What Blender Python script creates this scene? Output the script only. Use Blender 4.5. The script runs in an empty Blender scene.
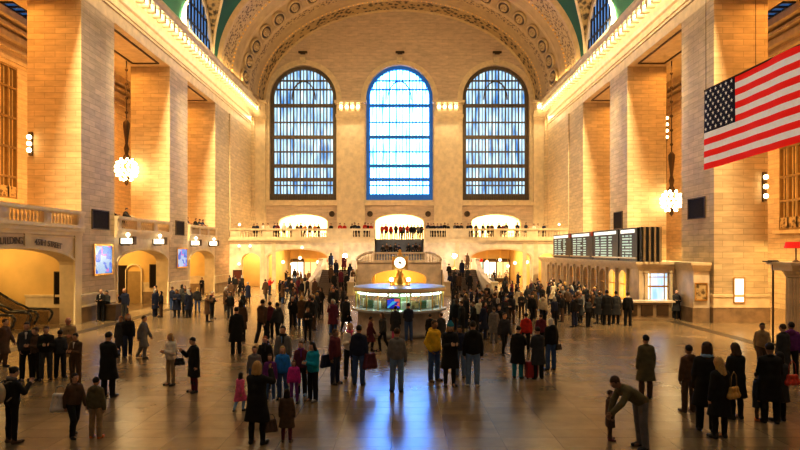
import bpy, math, random
import numpy as np
from mathutils import Vector, Matrix
from math import pi, sin, cos, sqrt, radians
random.seed(7)
SC = bpy.context.scene
COL = SC.collection
F = 572.0; VX = 401.2; VY = 250.0; LM = .30; CX = 0.21; CZ = 4.2
def at(px, py, d): return Vector((CX+(px-VX)*d/F, d, CZ+(VY-py)*d/F))
def ground(px, fy):
    d = CZ*F/(fy-VY); return CX+(px-VX)*d/F, d

# ------------------------------------------------------------------ materials
def nmat(name):
    m = bpy.data.materials.new(name); m.use_nodes = True
    nt = m.node_tree; b = nt.nodes['Principled BSDF']
    return m, nt, b
def N(nt, t, **kw):
    n = nt.nodes.new(t)
    for k, v in kw.items():
        if k.startswith('i_'): n.inputs[k[2:].replace('_', ' ')].default_value = v
        else: setattr(n, k, v)
    return n
def rgba(c): return (c[0], c[1], c[2], 1)
def mat(name, c, rough=.6, metal=0, var=.12, scale=3.0, em=None, es=0, bump=0):
    m, nt, b = nmat(name)
    b.inputs['Roughness'].default_value = rough; b.inputs['Metallic'].default_value = metal
    no = N(nt, 'ShaderNodeTexNoise'); no.inputs['Scale'].default_value = scale; no.inputs['Detail'].default_value = 4
    tc = N(nt, 'ShaderNodeTexCoord'); nt.links.new(tc.outputs['Object'], no.inputs['Vector'])
    r = N(nt, 'ShaderNodeMapRange'); r.inputs['To Min'].default_value = 1-var; r.inputs['To Max'].default_value = 1+var
    r.inputs['From Min'].default_value = .3; r.inputs['From Max'].default_value = .7
    nt.links.new(no.outputs['Fac'], r.inputs['Value'])
    mx = N(nt, 'ShaderNodeVectorMath', operation='SCALE'); mx.inputs[0].default_value = c[:3]
    nt.links.new(r.outputs[0], mx.inputs['Scale']); nt.links.new(mx.outputs[0], b.inputs['Base Color'])
    if em: b.inputs['Emission Color'].default_value = rgba(em); b.inputs['Emission Strength'].default_value = es
    if bump:
        bp = N(nt, 'ShaderNodeBump'); bp.inputs['Strength'].default_value = bump; bp.inputs['Distance'].default_value = .05
        nt.links.new(no.outputs['Fac'], bp.inputs['Height']); nt.links.new(bp.outputs[0], b.inputs['Normal'])
    return m
def stone(name, c, bw=2.1, bh=.62, mortar=.55, var=.10, rough=.55):
    m, nt, b = nmat(name)
    g = N(nt, 'ShaderNodeNewGeometry'); s = N(nt, 'ShaderNodeSeparateXYZ'); nt.links.new(g.outputs['Position'], s.inputs[0])
    ad = N(nt, 'ShaderNodeMath', operation='ADD'); nt.links.new(s.outputs[0], ad.inputs[0]); nt.links.new(s.outputs[1], ad.inputs[1])
    cb = N(nt, 'ShaderNodeCombineXYZ'); nt.links.new(ad.outputs[0], cb.inputs[0]); nt.links.new(s.outputs[2], cb.inputs[1])
    br = N(nt, 'ShaderNodeTexBrick'); nt.links.new(cb.outputs[0], br.inputs['Vector'])
    br.inputs['Scale'].default_value = 1; br.inputs['Brick Width'].default_value = bw; br.inputs['Row Height'].default_value = bh
    br.inputs['Mortar Size'].default_value = .018; br.inputs['Mortar Smooth'].default_value = .3
    br.inputs['Color1'].default_value = rgba([k*(1-var) for k in c]); br.inputs['Color2'].default_value = rgba([k*(1+var*.8) for k in c])
    br.inputs['Mortar'].default_value = rgba([k*mortar for k in c])
    no = N(nt, 'ShaderNodeTexNoise'); no.inputs['Scale'].default_value = 1.3; no.inputs['Detail'].default_value = 6
    mp = N(nt, 'ShaderNodeMapping'); mp.inputs['Scale'].default_value = (1, 1, 4); nt.links.new(g.outputs['Position'], mp.inputs[0]); nt.links.new(mp.outputs[0], no.inputs['Vector'])
    r = N(nt, 'ShaderNodeMapRange'); r.inputs['From Min'].default_value = .3; r.inputs['From Max'].default_value = .7
    r.inputs['To Min'].default_value = .85; r.inputs['To Max'].default_value = 1.12; nt.links.new(no.outputs['Fac'], r.inputs['Value'])
    mx = N(nt, 'ShaderNodeVectorMath', operation='SCALE'); nt.links.new(br.outputs['Color'], mx.inputs[0]); nt.links.new(r.outputs[0], mx.inputs['Scale'])
    nt.links.new(mx.outputs[0], b.inputs['Base Color']); b.inputs['Roughness'].default_value = rough
    return m
def emis(name, c, s, rough=.4):
    m, nt, b = nmat(name); b.inputs['Base Color'].default_value = rgba([k*.5 for k in c]); b.inputs['Roughness'].default_value = rough
    b.inputs['Emission Color'].default_value = rgba(c); b.inputs['Emission Strength'].default_value = s
    return m
def ornate(name, c1, c2, scale=2.2, rough=.5):
    m, nt, b = nmat(name)
    g = N(nt, 'ShaderNodeNewGeometry')
    vo = N(nt, 'ShaderNodeTexVoronoi'); vo.inputs['Scale'].default_value = scale; nt.links.new(g.outputs['Position'], vo.inputs['Vector'])
    no = N(nt, 'ShaderNodeTexNoise'); no.inputs['Scale'].default_value = scale*2.2; nt.links.new(g.outputs['Position'], no.inputs['Vector'])
    ad = N(nt, 'ShaderNodeMath', operation='MULTIPLY'); nt.links.new(vo.outputs['Distance'], ad.inputs[0]); nt.links.new(no.outputs['Fac'], ad.inputs[1])
    cr = N(nt, 'ShaderNodeValToRGB'); cr.color_ramp.elements[0].position = .12; cr.color_ramp.elements[1].position = .26
    cr.color_ramp.elements[0].color = rgba(c1); cr.color_ramp.elements[1].color = rgba(c2)
    nt.links.new(ad.outputs[0], cr.inputs[0]); nt.links.new(cr.outputs[0], b.inputs['Base Color'])
    bp = N(nt, 'ShaderNodeBump'); bp.inputs['Strength'].default_value = .6; nt.links.new(ad.outputs[0], bp.inputs['Height']); nt.links.new(bp.outputs[0], b.inputs['Normal'])
    b.inputs['Roughness'].default_value = rough
    return m
def objcol(name, rough=.8, var=.18, scale=9, bump=.25, spec=.3):
    m, nt, b = nmat(name)
    oi = N(nt, 'ShaderNodeObjectInfo'); tc = N(nt, 'ShaderNodeTexCoord')
    no = N(nt, 'ShaderNodeTexNoise'); no.inputs['Scale'].default_value = scale; nt.links.new(tc.outputs['Object'], no.inputs['Vector'])
    r = N(nt, 'ShaderNodeMapRange'); r.inputs['From Min'].default_value = .3; r.inputs['From Max'].default_value = .7
    r.inputs['To Min'].default_value = 1-var; r.inputs['To Max'].default_value = 1+var; nt.links.new(no.outputs['Fac'], r.inputs['Value'])
    mx = N(nt, 'ShaderNodeVectorMath', operation='SCALE'); nt.links.new(oi.outputs['Color'], mx.inputs[0]); nt.links.new(r.outputs[0], mx.inputs['Scale'])
    nt.links.new(mx.outputs[0], b.inputs['Base Color']); b.inputs['Roughness'].default_value = rough; b.inputs['Specular IOR Level'].default_value = spec
    if bump:
        bp = N(nt, 'ShaderNodeBump'); bp.inputs['Strength'].default_value = bump; bp.inputs['Distance'].default_value = .02
        nt.links.new(no.outputs['Fac'], bp.inputs['Height']); nt.links.new(bp.outputs[0], b.inputs['Normal'])
    return m

M = {}
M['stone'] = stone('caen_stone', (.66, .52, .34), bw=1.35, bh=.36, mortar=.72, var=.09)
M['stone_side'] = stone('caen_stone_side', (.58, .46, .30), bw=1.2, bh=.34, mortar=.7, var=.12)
M['stone_back'] = stone('caen_stone_back', (.60, .47, .35), bw=1.5, bh=.4, mortar=.8, var=.06)
M['trim'] = mat('carved_stone', (.70, .58, .40), .5, scale=2)
M['cream'] = mat('cream_plaster', (.78, .66, .44), .6, scale=1)
M['yellow'] = mat('yellow_plaster', (.72, .50, .19), .6, scale=.7)
M['marble'] = mat('warm_marble', (.74, .63, .50), .3, scale=1.5, var=.2)
M['dado'] = mat('dark_marble_dado', (.26, .19, .12), .25, scale=2, var=.3)
M['dado2'] = mat('brown_marble_dado', (.30, .21, .13), .3, scale=2, var=.3)
M['green'] = mat('green_vault_plaster', (.012, .10, .06), .7, scale=.4, var=.2)
M['gold'] = mat('gilt_metal', (.85, .55, .16), .3, 1, scale=5)
M['bronze'] = mat('dark_bronze', (.10, .065, .035), .4, .6, scale=4)
M['black'] = mat('black_metal', (.02, .018, .016), .4, scale=4)
M['glowbar'] = mat('steel_mullion_painted_glow', (.03, .10, .22), .4, .3, scale=3, em=(.01, .14, .45), es=.45)  # window glow on the centre bars, painted as blue colour and emission
M['bar'] = mat('brown_steel_mullion', (.14, .11, .08), .45, .3, scale=3)
M['ornate'] = ornate('gilt_ornament', (.05, .03, .012), (.46, .33, .16), 1.9)
M['ornate2'] = ornate('gilt_foliage_ornament', (.12, .075, .03), (.50, .37, .19), 3.4)
M['soffit'] = mat('tan_soffit_plaster', (.46, .34, .18), .6, scale=1.2)
M['soffit2'] = mat('carved_tan_soffit', (.52, .39, .22), .5, scale=2)
M['bulb'] = emis('glowing_bulb', (1, .82, .5), 14)
M['chbulb'] = emis('glowing_frosted_bulb', (1, .8, .42), 12)
M['lantern'] = emis('lantern_glass', (1, .9, .66), 2.6)
M['white'] = mat('white_paint', (.8, .8, .78), .4)
M['red'] = mat('red_cloth', (.75, .03, .02), .7, scale=6, em=(1, .01, .01), es=.3)  # slight emission added to brighten the red cloth
M['whitecloth'] = mat('white_cloth', (.85, .80, .72), .8, scale=6, em=(1, .95, .9), es=.22)  # slight emission keeps the flag's white bright, cloth is no source
M['navy'] = mat('navy_cloth', (.02, .025, .08), .8, scale=6)
M['stairbluelit'] = mat('stair_marble_painted_blue_light', (.20, .22, .27), .3, scale=2)  # blue window light on the central flight is put into the colour
M['stairdark'] = mat('brown_stair_marble', (.16, .115, .085), .4, scale=2)
M['rubber'] = mat('escalator_rubber', (.03, .025, .02), .35)
M['steel'] = mat('brushed_steel', (.45, .40, .32), .3, .8)

# ------------------------------------------------------------------ mesh builder
class MB:
    def __init__(s): s.v = []; s.f = []; s.mi = []; s.cur = 0
    def add(s, vs, fs):
        o = len(s.v); s.v += [tuple(v) for v in vs]
        for f in fs: s.f.append([o+i for i in f]); s.mi.append(s.cur)
    def box(s, x0, x1, y0, y1, z0, z1):
        s.add([(x0,y0,z0),(x1,y0,z0),(x1,y1,z0),(x0,y1,z0),(x0,y0,z1),(x1,y0,z1),(x1,y1,z1),(x0,y1,z1)],
              [(0,3,2,1),(4,5,6,7),(0,1,5,4),(1,2,6,5),(2,3,7,6),(3,0,4,7)])
    def cbox(s, c, sx, sy, sz, rz=0):
        o = len(s.v); s.box(-sx/2, sx/2, -sy/2, sy/2, -sz/2, sz/2); R = Matrix.Rotation(rz, 3, 'Z')
        for i in range(o, len(s.v)): s.v[i] = tuple(R @ Vector(s.v[i]) + Vector(c))
    def tube(s, p, q, r, r2=None, n=10, caps=True):
        p = Vector(p); q = Vector(q); r2 = r if r2 is None else r2
        d = (q-p).normalized(); a = d.orthogonal().normalized(); b = d.cross(a)
        vs = []
        for (c, rr) in ((p, r), (q, r2)):
            for i in range(n):
                t = 2*pi*i/n; vs.append(c+(a*cos(t)+b*sin(t))*rr)
        fs = [(i, (i+1) % n, n+(i+1) % n, n+i) for i in range(n)]
        if caps: fs += [tuple(range(n))[::-1], tuple(range(n, 2*n))]
        s.add(vs, fs)
    def path(s, pts, r, n=8):
        for a, b in zip(pts[:-1], pts[1:]): s.tube(a, b, r, n=n)
    def lathe(s, c, prof, n=20, a0=0, a1=2*pi):
        full = abs(a1-a0-2*pi) < 1e-6; k = n if full else n+1
        vs = []
        for (r, z) in prof:
            for i in range(k):
                t = a0+(a1-a0)*i/n; vs.append((c[0]+r*cos(t), c[1]+r*sin(t), c[2]+z))
        fs = []
        for j in range(len(prof)-1):
            for i in range(n):
                i2 = (i+1) % k if full else i+1
                fs.append((j*k+i, j*k+i2, (j+1)*k+i2, (j+1)*k+i))
        s.add(vs, fs)
    def sphere(s, c, r, n=10, sz=1):
        s.lathe(c, [(max(r*sin(pi*j/n), 1e-4), -r*cos(pi*j/n)*sz) for j in range(n+1)], n=n+2)
    def torus(s, c, R, r, axis='Z', n=20, m=8):
        vs = []; fs = []
        for i in range(n):
            for j in range(m):
                a = 2*pi*i/n; b = 2*pi*j/m; x = (R+r*cos(b))*cos(a); y = (R+r*cos(b))*sin(a); z = r*sin(b)
                if axis == 'Y': x, y, z = x, z, y
                if axis == 'X': x, y, z = z, x, y
                vs.append((c[0]+x, c[1]+y, c[2]+z)); fs.append((i*m+j, ((i+1) % n)*m+j, ((i+1) % n)*m+(j+1) % m, i*m+(j+1) % m))
        s.add(vs, fs)
    def extr(s, prof, mp, u0, u1, close=True):
        """profile of (w,z) swept along u; mp(u,w,z)->xyz"""
        n = len(prof); vs = [mp(u0, w, z) for w, z in prof]+[mp(u1, w, z) for w, z in prof]
        k = n if close else n-1
        fs = [(i, (i+1) % n, n+(i+1) % n, n+i) for i in range(k)]
        if close: fs += [tuple(range(n))[::-1], tuple(range(n, 2*n))]
        s.add(vs, fs)
    def ubox(s, mp, u0, u1, w0, w1, z0, z1): s.extr([(w0, z0), (w1, z0), (w1, z1), (w0, z1)], mp, u0, u1)
    def build(s, name, m=None, parent=None, smooth=False):
        me = bpy.data.meshes.new(name); me.from_pydata(s.v, [], s.f); 
        for x in (m if isinstance(m, (list, tuple)) else [m]):
            if x: me.materials.append(x)
        if any(s.mi): me.polygons.foreach_set('material_index', s.mi)
        if smooth: me.polygons.foreach_set('use_smooth', [True]*len(me.polygons))
        me.update()
        import bmesh
        bm = bmesh.new(); bm.from_mesh(me); bmesh.ops.recalc_face_normals(bm, faces=bm.faces); bm.to_mesh(me); bm.free()
        o = bpy.data.objects.new(name, me); COL.objects.link(o)
        if parent:
            o.parent = parent; o.matrix_parent_inverse = Matrix.Translation(-parent.location) if parent.location.length else Matrix.Identity(4)
        return o
def mpY(side):   # side wall at X=18.2*side: u=Y, w outward
    return lambda u, w, z: (side*(18.2+w), u, z)
def mpX(y0):     # wall facing the camera at Y=y0: u = X, w = deeper
    return lambda u, w, z: (u, y0+w, z)
def arch_wall(mb, mp, u0, u1, z0, z1, t, ops, w0=0, n=18):
    cur = u0
    for (uc, hw, zb, zs, rise) in sorted(ops):
        if uc-hw > cur: mb.ubox(mp, cur, uc-hw, w0, w0+t, z0, z1)
        if zb > z0: mb.ubox(mp, uc-hw, uc+hw, w0, w0+t, z0, zb)
        us = [uc-hw*cos(pi*i/n) for i in range(n+1)]; zs_ = [zs+rise*sin(pi*i/n) for i in range(n+1)]
        for i in range(n):
            for w in (w0, w0+t):
                mb.add([mp(us[i], w, zs_[i]), mp(us[i+1], w, zs_[i+1]), mp(us[i+1], w, z1), mp(us[i], w, z1)], [(0, 1, 2, 3)])
            mb.add([mp(us[i], w0, zs_[i]), mp(us[i+1], w0, zs_[i+1]), mp(us[i+1], w0+t, zs_[i+1]), mp(us[i], w0+t, zs_[i])], [(0, 1, 2, 3)])
        mb.add([mp(uc-hw, w0, z1), mp(uc+hw, w0, z1), mp(uc+hw, w0+t, z1), mp(uc-hw, w0+t, z1)], [(0, 1, 2, 3)])
        cur = uc+hw
    if cur < u1: mb.ubox(mp, cur, u1, w0, w0+t, z0, z1)
def arch_ring(mb, mp, uc, hw, zb, zs, rise, width, w0, w1, n=24):
    """raised moulding following an arched opening"""
    pts = [(uc-hw, zb)]+[(uc-hw*cos(pi*i/n), zs+rise*sin(pi*i/n)) for i in range(n+1)]+[(uc+hw, zb)]
    out = [(uc-hw-width, zb)]+[(uc-(hw+width)*cos(pi*i/n), zs+(rise+width)*sin(pi*i/n)) for i in range(n+1)]+[(uc+hw+width, zb)]
    for i in range(len(pts)-1):
        a, b, c, d = pts[i], pts[i+1], out[i+1], out[i]
        vs = [mp(p[0], w, p[1]) for w in (w0, w1) for p in (a, b, c, d)]
        mb.add(vs, [(0,1,2,3),(4,7,6,5),(0,4,5,1),(2,6,7,3)])
def empty(name, loc=(0, 0, 0), rz=0):
    o = bpy.data.objects.new(name, None); COL.objects.link(o); o.location = loc; o.rotation_euler = (0, 0, rz); o.empty_display_size = .2
    return o
def tag(o, label=None, cat=None, group=None, kind=None):
    if label: o['label'] = label
    if cat: o['category'] = cat
    if group: o['group'] = group
    if kind: o['kind'] = kind
    return o
def struct(o): o['kind'] = 'structure'; return o
def kids(o): return [c for c in bpy.data.objects if c.parent == o]
def inst(o, parent, loc=None, name=None):
    c = o.copy(); COL.objects.link(c); c.parent = parent
    if loc is not None: c.matrix_parent_inverse = Matrix.Identity(4); c.location = loc
    return c
def light(kind, loc, power, color, size=1, size_y=None, rot=(0, 0, 0), name='scene_light', spread=None, spot=None, radius=.3):
    l = bpy.data.lights.new(name, kind); l.energy = power*LM; l.color = color
    if kind == 'AREA':
        l.size = size
        if size_y: l.shape = 'RECTANGLE'; l.size_y = size_y
        if spread: l.spread = spread
    else: l.shadow_soft_size = radius
    if kind == 'SPOT': l.spot_size = spot; l.spot_blend = .6
    o = bpy.data.objects.new(name, l); COL.objects.link(o); o.location = loc; o.rotation_euler = rot
    return o
# ------------------------------------------------------------------ floor
def floor_mat():
    m, nt, b = nmat('polished_tennessee_marble')
    g = N(nt, 'ShaderNodeNewGeometry')
    br = N(nt, 'ShaderNodeTexBrick'); nt.links.new(g.outputs['Position'], br.inputs['Vector'])
    br.offset = 0; br.inputs['Scale'].default_value = 1; br.inputs['Brick Width'].default_value = 1.22; br.inputs['Row Height'].default_value = .61
    br.inputs['Mortar Size'].default_value = .008; br.inputs['Mortar Smooth'].default_value = .4
    br.inputs['Color1'].default_value = (.20, .143, .08, 1); br.inputs['Color2'].default_value = (.265, .19, .11, 1); br.inputs['Mortar'].default_value = (.12, .085, .05, 1)
    no = N(nt, 'ShaderNodeTexNoise'); no.inputs['Scale'].default_value = .7; no.inputs['Detail'].default_value = 5; no.inputs['Roughness'].default_value = .65
    nt.links.new(g.outputs['Position'], no.inputs['Vector'])
    r = N(nt, 'ShaderNodeMapRange'); r.inputs['From Min'].default_value = .32; r.inputs['From Max'].default_value = .68
    r.inputs['To Min'].default_value = .72; r.inputs['To Max'].default_value = 1.18; nt.links.new(no.outputs['Fac'], r.inputs['Value'])
    mx = N(nt, 'ShaderNodeVectorMath', operation='SCALE'); nt.links.new(br.outputs['Color'], mx.inputs[0]); nt.links.new(r.outputs[0], mx.inputs['Scale'])
    nt.links.new(mx.outputs[0], b.inputs['Base Color'])
    r2 = N(nt, 'ShaderNodeMapRange'); r2.inputs['To Min'].default_value = .19; r2.inputs['To Max'].default_value = .30; nt.links.new(no.outputs['Fac'], r2.inputs['Value'])
    nt.links.new(r2.outputs[0], b.inputs['Roughness']); b.inputs['Specular IOR Level'].default_value = .8
    return m
fl = MB(); fl.box(-27.6, 27.6, -6, 84, -.3, 0)
struct(fl.build('floor', floor_mat()))
inl = MB()
for s in (-1, 1):
    inl.ubox(mpY(s), -6, 61, -2.3, -1.7, 0.0, .004)
inl.box(-16, 16, 52, 52.5, 0, .004)
struct(inl.build('trim_1', mat('dark_floor_inlay', (.07, .05, .03), .4)))

# ------------------------------------------------------------------ side walls
PIERS = [(18.8, 22.6), (32.9, 36.7), (45.5, 49.3), (56.6, 61.2)]
BAYS = [(22.6, 32.9), (36.7, 45.5), (49.3, 56.6)]
ARCH = [(27.6, 4.75, 0, 3.35, .92), (41.1, 4.0, 0, 3.3, .9), (53.0, 3.25, 0, 3.3, .85)]
ENT = [(0, 18.8), (0, 19.55), (-.10, 19.58), (-.10, 19.72), (.04, 19.75), (.04, 19.86), (-.06, 19.9), (-.06, 20.35), (-.20, 20.45), (-.28, 20.75), (-.30, 21.05),
       (-.22, 21.1), (-.22, 21.78), (-.80, 21.85), (-.85, 22.05), (-1.0, 22.2), (-1.02, 22.38), (-.25, 22.5), (3.1, 22.5), (3.1, 18.8)]
for side, nm in ((-1, 'left'), (1, 'right')):
    mp = mpY(side)
    W = empty('wall_'+nm, (side*18.2, 30, 0)); struct(W)
    for (a, b) in PIERS:
        m = MB(); m.ubox(mp, a, b, 0, 3.1, 0, 18.8); 
        m.cur = 1; m.ubox(mp, a-.06, b+.06, -.06, 3.16, 0.9, 1.5); m.ubox(mp, a-.1, b+.1, -.1, 3.2, 1.5, 1.64); m.ubox(mp, a-.1, b+.1, -.1, 3.2, .88, .98); m.cur = 2; m.ubox(mp, a-.08, b+.08, -.08, 3.18, 0, .88)
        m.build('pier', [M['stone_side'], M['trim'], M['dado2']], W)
    m = MB(); m.ubox(mp, 61.2, 71.2, -.02, 3.1, 0, 18.8); m.ubox(mp, -6, 18.8, 0, 3.1, 0, 18.8)
    m.ubox(mp, 70.2, 71.2, -.35, 0, 5.4, 21); m.ubox(mp, 61.2, 61.9, -.12, 0, 5.4, 18.8)
    m.build('wall_panel', M['stone'], W)
    # entablature with brackets
    e = MB(); e.extr(ENT, mp, -6, 71.2)
    y = 20.0
    while y < 70.4:
        e.ubox(mp, y, y+.34, -.78, -.22, 21.2, 21.8); y += .87
    e.build('entablature', M['trim'], W)
    lb = MB(); lb.sphere((0, 0, 0), .15, 8); b0 = lb.build('bulb', M['bulb'], W, True)
    b0.matrix_parent_inverse = Matrix.Identity(4); y = 20.6; first = True
    while y < 70.6:
        loc = Vector((side*(18.2-.60), y, 21.52))-W.location
        if first: b0.location = loc; first = False
        else: inst(b0, W, loc)
        y += .87
    # coffered soffits in the bays
    cf = MB()
    for (a, b) in BAYS:
        for (u0, u1, w0, w1) in ((a+.8, b-.8, .5, .62), (a+.8, b-.8, 2.5, 2.62), (a+.8, a+.92, .5, 2.62), (b-.92, b-.8, .5, 2.62)):
            cf.ubox(mp, u0, u1, w0, w1, 18.72, 18.8)
    cf.build('soffit_moulding', M['bronze'], W)
    # lower screen wall with arches
    lw = MB()
    if side < 0:
        arch_wall(lw, mp, 22.6, 32.9, 0, 5.2, .9, [ARCH[0]], w0=.02)
        arch_wall(lw, mp, 36.7, 45.5, 0, 5.2, .9, [ARCH[1]], w0=.02)
        arch_wall(lw, mp, 49.3, 56.6, 0, 5.2, .9, [ARCH[2]], w0=.02)
        lw.build('arcade_wall', M['trim'], W)
    ar = MB()
    for A in ARCH: arch_ring(ar, mp, A[0], A[1]-.02, 0, A[3], A[4], .16, -.05, .05)
    for (a, b) in BAYS:
        ar.ubox(mp, a, b, -.12, .05, 5.0, 5.2); ar.ubox(mp, a, b, -.2, .05, 5.2, 5.42)
    ar.ubox(mp, 27.9, 28.35, -.06, .04, 4.28, 5.0); ar.ubox(mp, 32.2, 32.9, -.06, .04, 0, 5.0)
    ar.ubox(mp, 28.35, 32.2, -.03, .03, 4.86, 4.95); ar.ubox(mp, 24.4, 27.9, -.03, .03, 4.86, 4.95)
    if side < 0: ar.build('arch_moulding', M['cream'], W)
    # transverse walls under the gallery, passage back wall
    tw = MB()
    for (a, b) in PIERS: tw.ubox(mp, a, b, 3.1, 9.2, 0, 5.1)
    tw.ubox(mp, 18.8, 61.2, 8.9, 9.2, 0, 5.1)
    for (a, b) in PIERS[1:]: tw.ubox(mp, a-.03, a+.3, .95, 8.9, 0, 5.0)
    if side < 0:
        tw.build('passage_wall', M['yellow'], W)
        pc = MB(); pc.ubox(mp, 18.8, 61.2, .95, 9.2, 4.9, 5.4); pc.build('gallery_floor', M['cream'], W)
    # outer gallery wall, with tall openings
    ow = MB(); wins = [(30.2-2.6, 3.4), (37.4, 3.6), (50.2, 3.3)]
    zb_ = 7.8 if side < 0 else 5.6
    arch_wall(ow, mp, -6, 71, 5.4 if side < 0 else 0, 20.7, .5, [(c, h, zb_, 17.2, .02) for c, h in wins[1:]], w0=9.1)
    ow.build('gallery_wall', M['stone'], W)
    gm = MB()
    for (z0, z1, w) in ((17.5, 17.75, 8.95), (18.3, 18.5, 8.9), (18.9, 19.3, 8.7), (19.6, 19.8, 8.5), (20.1, 20.7, 8.2)): gm.ubox(mp, 18, 71, w, 9.1, z0, z1)
    for c, h in wins[1:]:
        for z in (zb_-.25,): gm.ubox(mp, c-h-.3, c+h+.3, 8.8, 9.1, z, z+.25)
    gm.build('gallery_cornice', M['trim'], W)
    # gallery ceilings
    gc = MB(); gc.ubox(mp, 18, 61.2, 3.1, 4.4, 18.8, 21); gc.ubox(mp, -6, 38, 4.4, 9.2, 20.7, 21.2)
    gc.ubox(mp, 44, 71, 4.4, 9.2, 20.7, 21.2); gc.ubox(mp, 61.2, 71.2, 3.1, 9.2, 18.8, 21); gc.build('gallery_ceiling', M['cream'], W)
    sk = MB(); sk.ubox(mp, 38, 44, 4.4, 9.2, 20.72, 20.78)
    skm = emis('skylight_glass_'+nm, (.03, .09, .22), .9, .15); sk.build('skylight_glass', skm, W)
    sb = MB()
    for i in range(9): sb.ubox(mp, 38+i*.75-.06, 38+i*.75+.06, 4.4, 9.2, 20.6, 20.72)
    for i in range(6): sb.ubox(mp, 38, 44, 4.4+i*.95, 4.5+i*.95, 20.6, 20.72)
    sb.build('skylight_bar', M['black'], W)
    # end walls of galleries
    ew = MB(); ew.ubox(mp, 70.9, 71.2, 3.1, 9.2, 0, 21); ew.ubox(mp, -6.3, -6, 0, 9.2, 0, 21); ew.ubox(mp, 60.9, 61.2, 3.1, 9.2, 0, 5.4)
    ew.build('end_wall', M['stone'], W)
    # gallery windows
    for k, (c, h) in enumerate(wins[1:]):
        w = empty('window_%d' % (10+k+(0 if side < 0 else 5)), mp(c, 9.3, zb_)); struct(w)
        g = MB(); g.ubox(mp, c-h, c+h, 9.42, 9.45, zb_, 17.2)
        g.build('pane', M.setdefault('amber', mat('amber_glass', (.5, .33, .12), .3, scale=1.5, var=.5, em=(1, .5, .1), es=.28)), w)
        f = MB()
        for i in range(9):
            u = c-h+2*h*i/8; f.ubox(mp, u-.08, u+.08, 9.12, 9.35, zb_, 17.2)
            if i < 8: f.ubox(mp, u+h/8-.03, u+h/8+.03, 9.2, 9.3, zb_, 17.2)
        for z in (zb_, 7.6, 9.3, 11.4, 13.5, 15.6, 17.05): f.ubox(mp, c-h, c+h, 9.1, 9.35, z, z+.15)
        f.build('window_frame', M.setdefault('brassbar', mat('brass_mullion', (.30, .20, .08), .4, .4)), w)
        gr = MB(); gr.ubox(mp, c-h, c+h, 9.12, 9.3, zb_, zb_+.9); gr.build('grille_panel', M['ornate2'], w)

# ------------------------------------------------------------------ back wall
BW = empty('wall_back', (0, 71.2, 0)); struct(BW); mp = mpX(71.2)
b = MB()
arch_wall(b, mp, -27, 27, 5.2, 9.9, .9, [(-12, 3.0, 5.4, 7.65, .95), (0, 3.0, 5.4, 7.65, 1.0), (12, 3.0, 5.4, 7.65, .95)])
arch_wall(b, mp, -18.6, 18.6, 9.9, 36.5, .9, [(-12, 4.15, 10.4, 23.05, 4.15), (0, 4.15, 10.4, 23.05, 4.15), (12, 4.15, 10.4, 23.05, 4.15)], n=32)
b.build('tympanum', M['stone_back'], BW)
t = MB()
for c in (-12, 0, 12):
    arch_ring(t, mp, c, 4.15, 10.4, 23.05, 4.15, .22, -.18, .05, 32); arch_ring(t, mp, c, 4.37, 10.4, 23.05, 4.37, .42, -.08, .05, 32)
    t.box(c-4.7, c+4.7, 70.85, 71.25, 9.75, 10.15); t.box(c-4.5, c+4.5, 70.95, 71.25, 10.15, 10.4)
    arch_ring(t, mp, c, 3.0, 5.4, 7.65, .97, .18, -.08, .03)
    t.box(c-.35, c+.35, 70.85, 71.2, 27.5, 28.1); 
t.build('window_surround', M['trim'], BW)
# pilasters with capitals
for (x0, x1) in ((-18.2, -16.6), (-7.75, -4.3), (4.3, 7.75), (16.6, 18.2)):
    pl = MB(); pl.box(x0, x1, 70.75, 71.2, 5.4, 20.3); pl.box(x0-.08, x1+.08, 70.6, 71.2, 20.3, 20.6); pl.box(x0-.14, x1+.14, 70.45, 71.2, 20.6, 20.95)
    pl.box(x0, x1, 70.6, 71.2, 20.95, 21.25); pl.box(x0, x1, 70.55, 71.2, 21.25, 22.3); pl.box(x0-.25, x1+.25, 70.1, 71.2, 22.3, 22.6)
    x = x0+.1
    while x < x1-.2: pl.box(x, x+.26, 70.2, 70.6, 21.45, 22.3); x += .69
    pl.build('pilaster', M['trim'], BW)
lb = MB(); lb.sphere((0, 0, 0), .17, 8); b0 = lb.build('bulb', M['bulb'], BW, True); first = True
for (x0, x1) in ((-17.9, -16.7), (-7.75, -4.3), (4.3, 7.75), (16.6, 17.9)):
    x = x0+.56
    while x < x1-.2:
        loc = Vector((x, 70.4, 21.85))-BW.location
        if first: b0.matrix_parent_inverse = Matrix.Identity(4); b0.location = loc; first = False
        else: inst(b0, BW, loc)
        x += .69
vt = MB()
for px in (332, 370, 428, 467):
    p = at(px, 214, 71.2); vt.tube((p.x, 71.05, p.z), (p.x, 71.25, p.z), .26, n=16); vt.torus((p.x, 71.05, p.z), .3, .06, 'Y')
vt.build('round_vent', M['bronze'], BW)
for px in (303, 400, 497):
    p = at(px, 52.5, 71.2); q = MB(); q.box(p.x-.55, p.x+.55, 71.0, 71.22, p.z-.12, p.z+.12); q.box(p.x-.3, p.x+.3, 70.95, 71.2, p.z-.25, p.z-.12); q.build('vent_grille', M['bronze'], BW)

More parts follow.
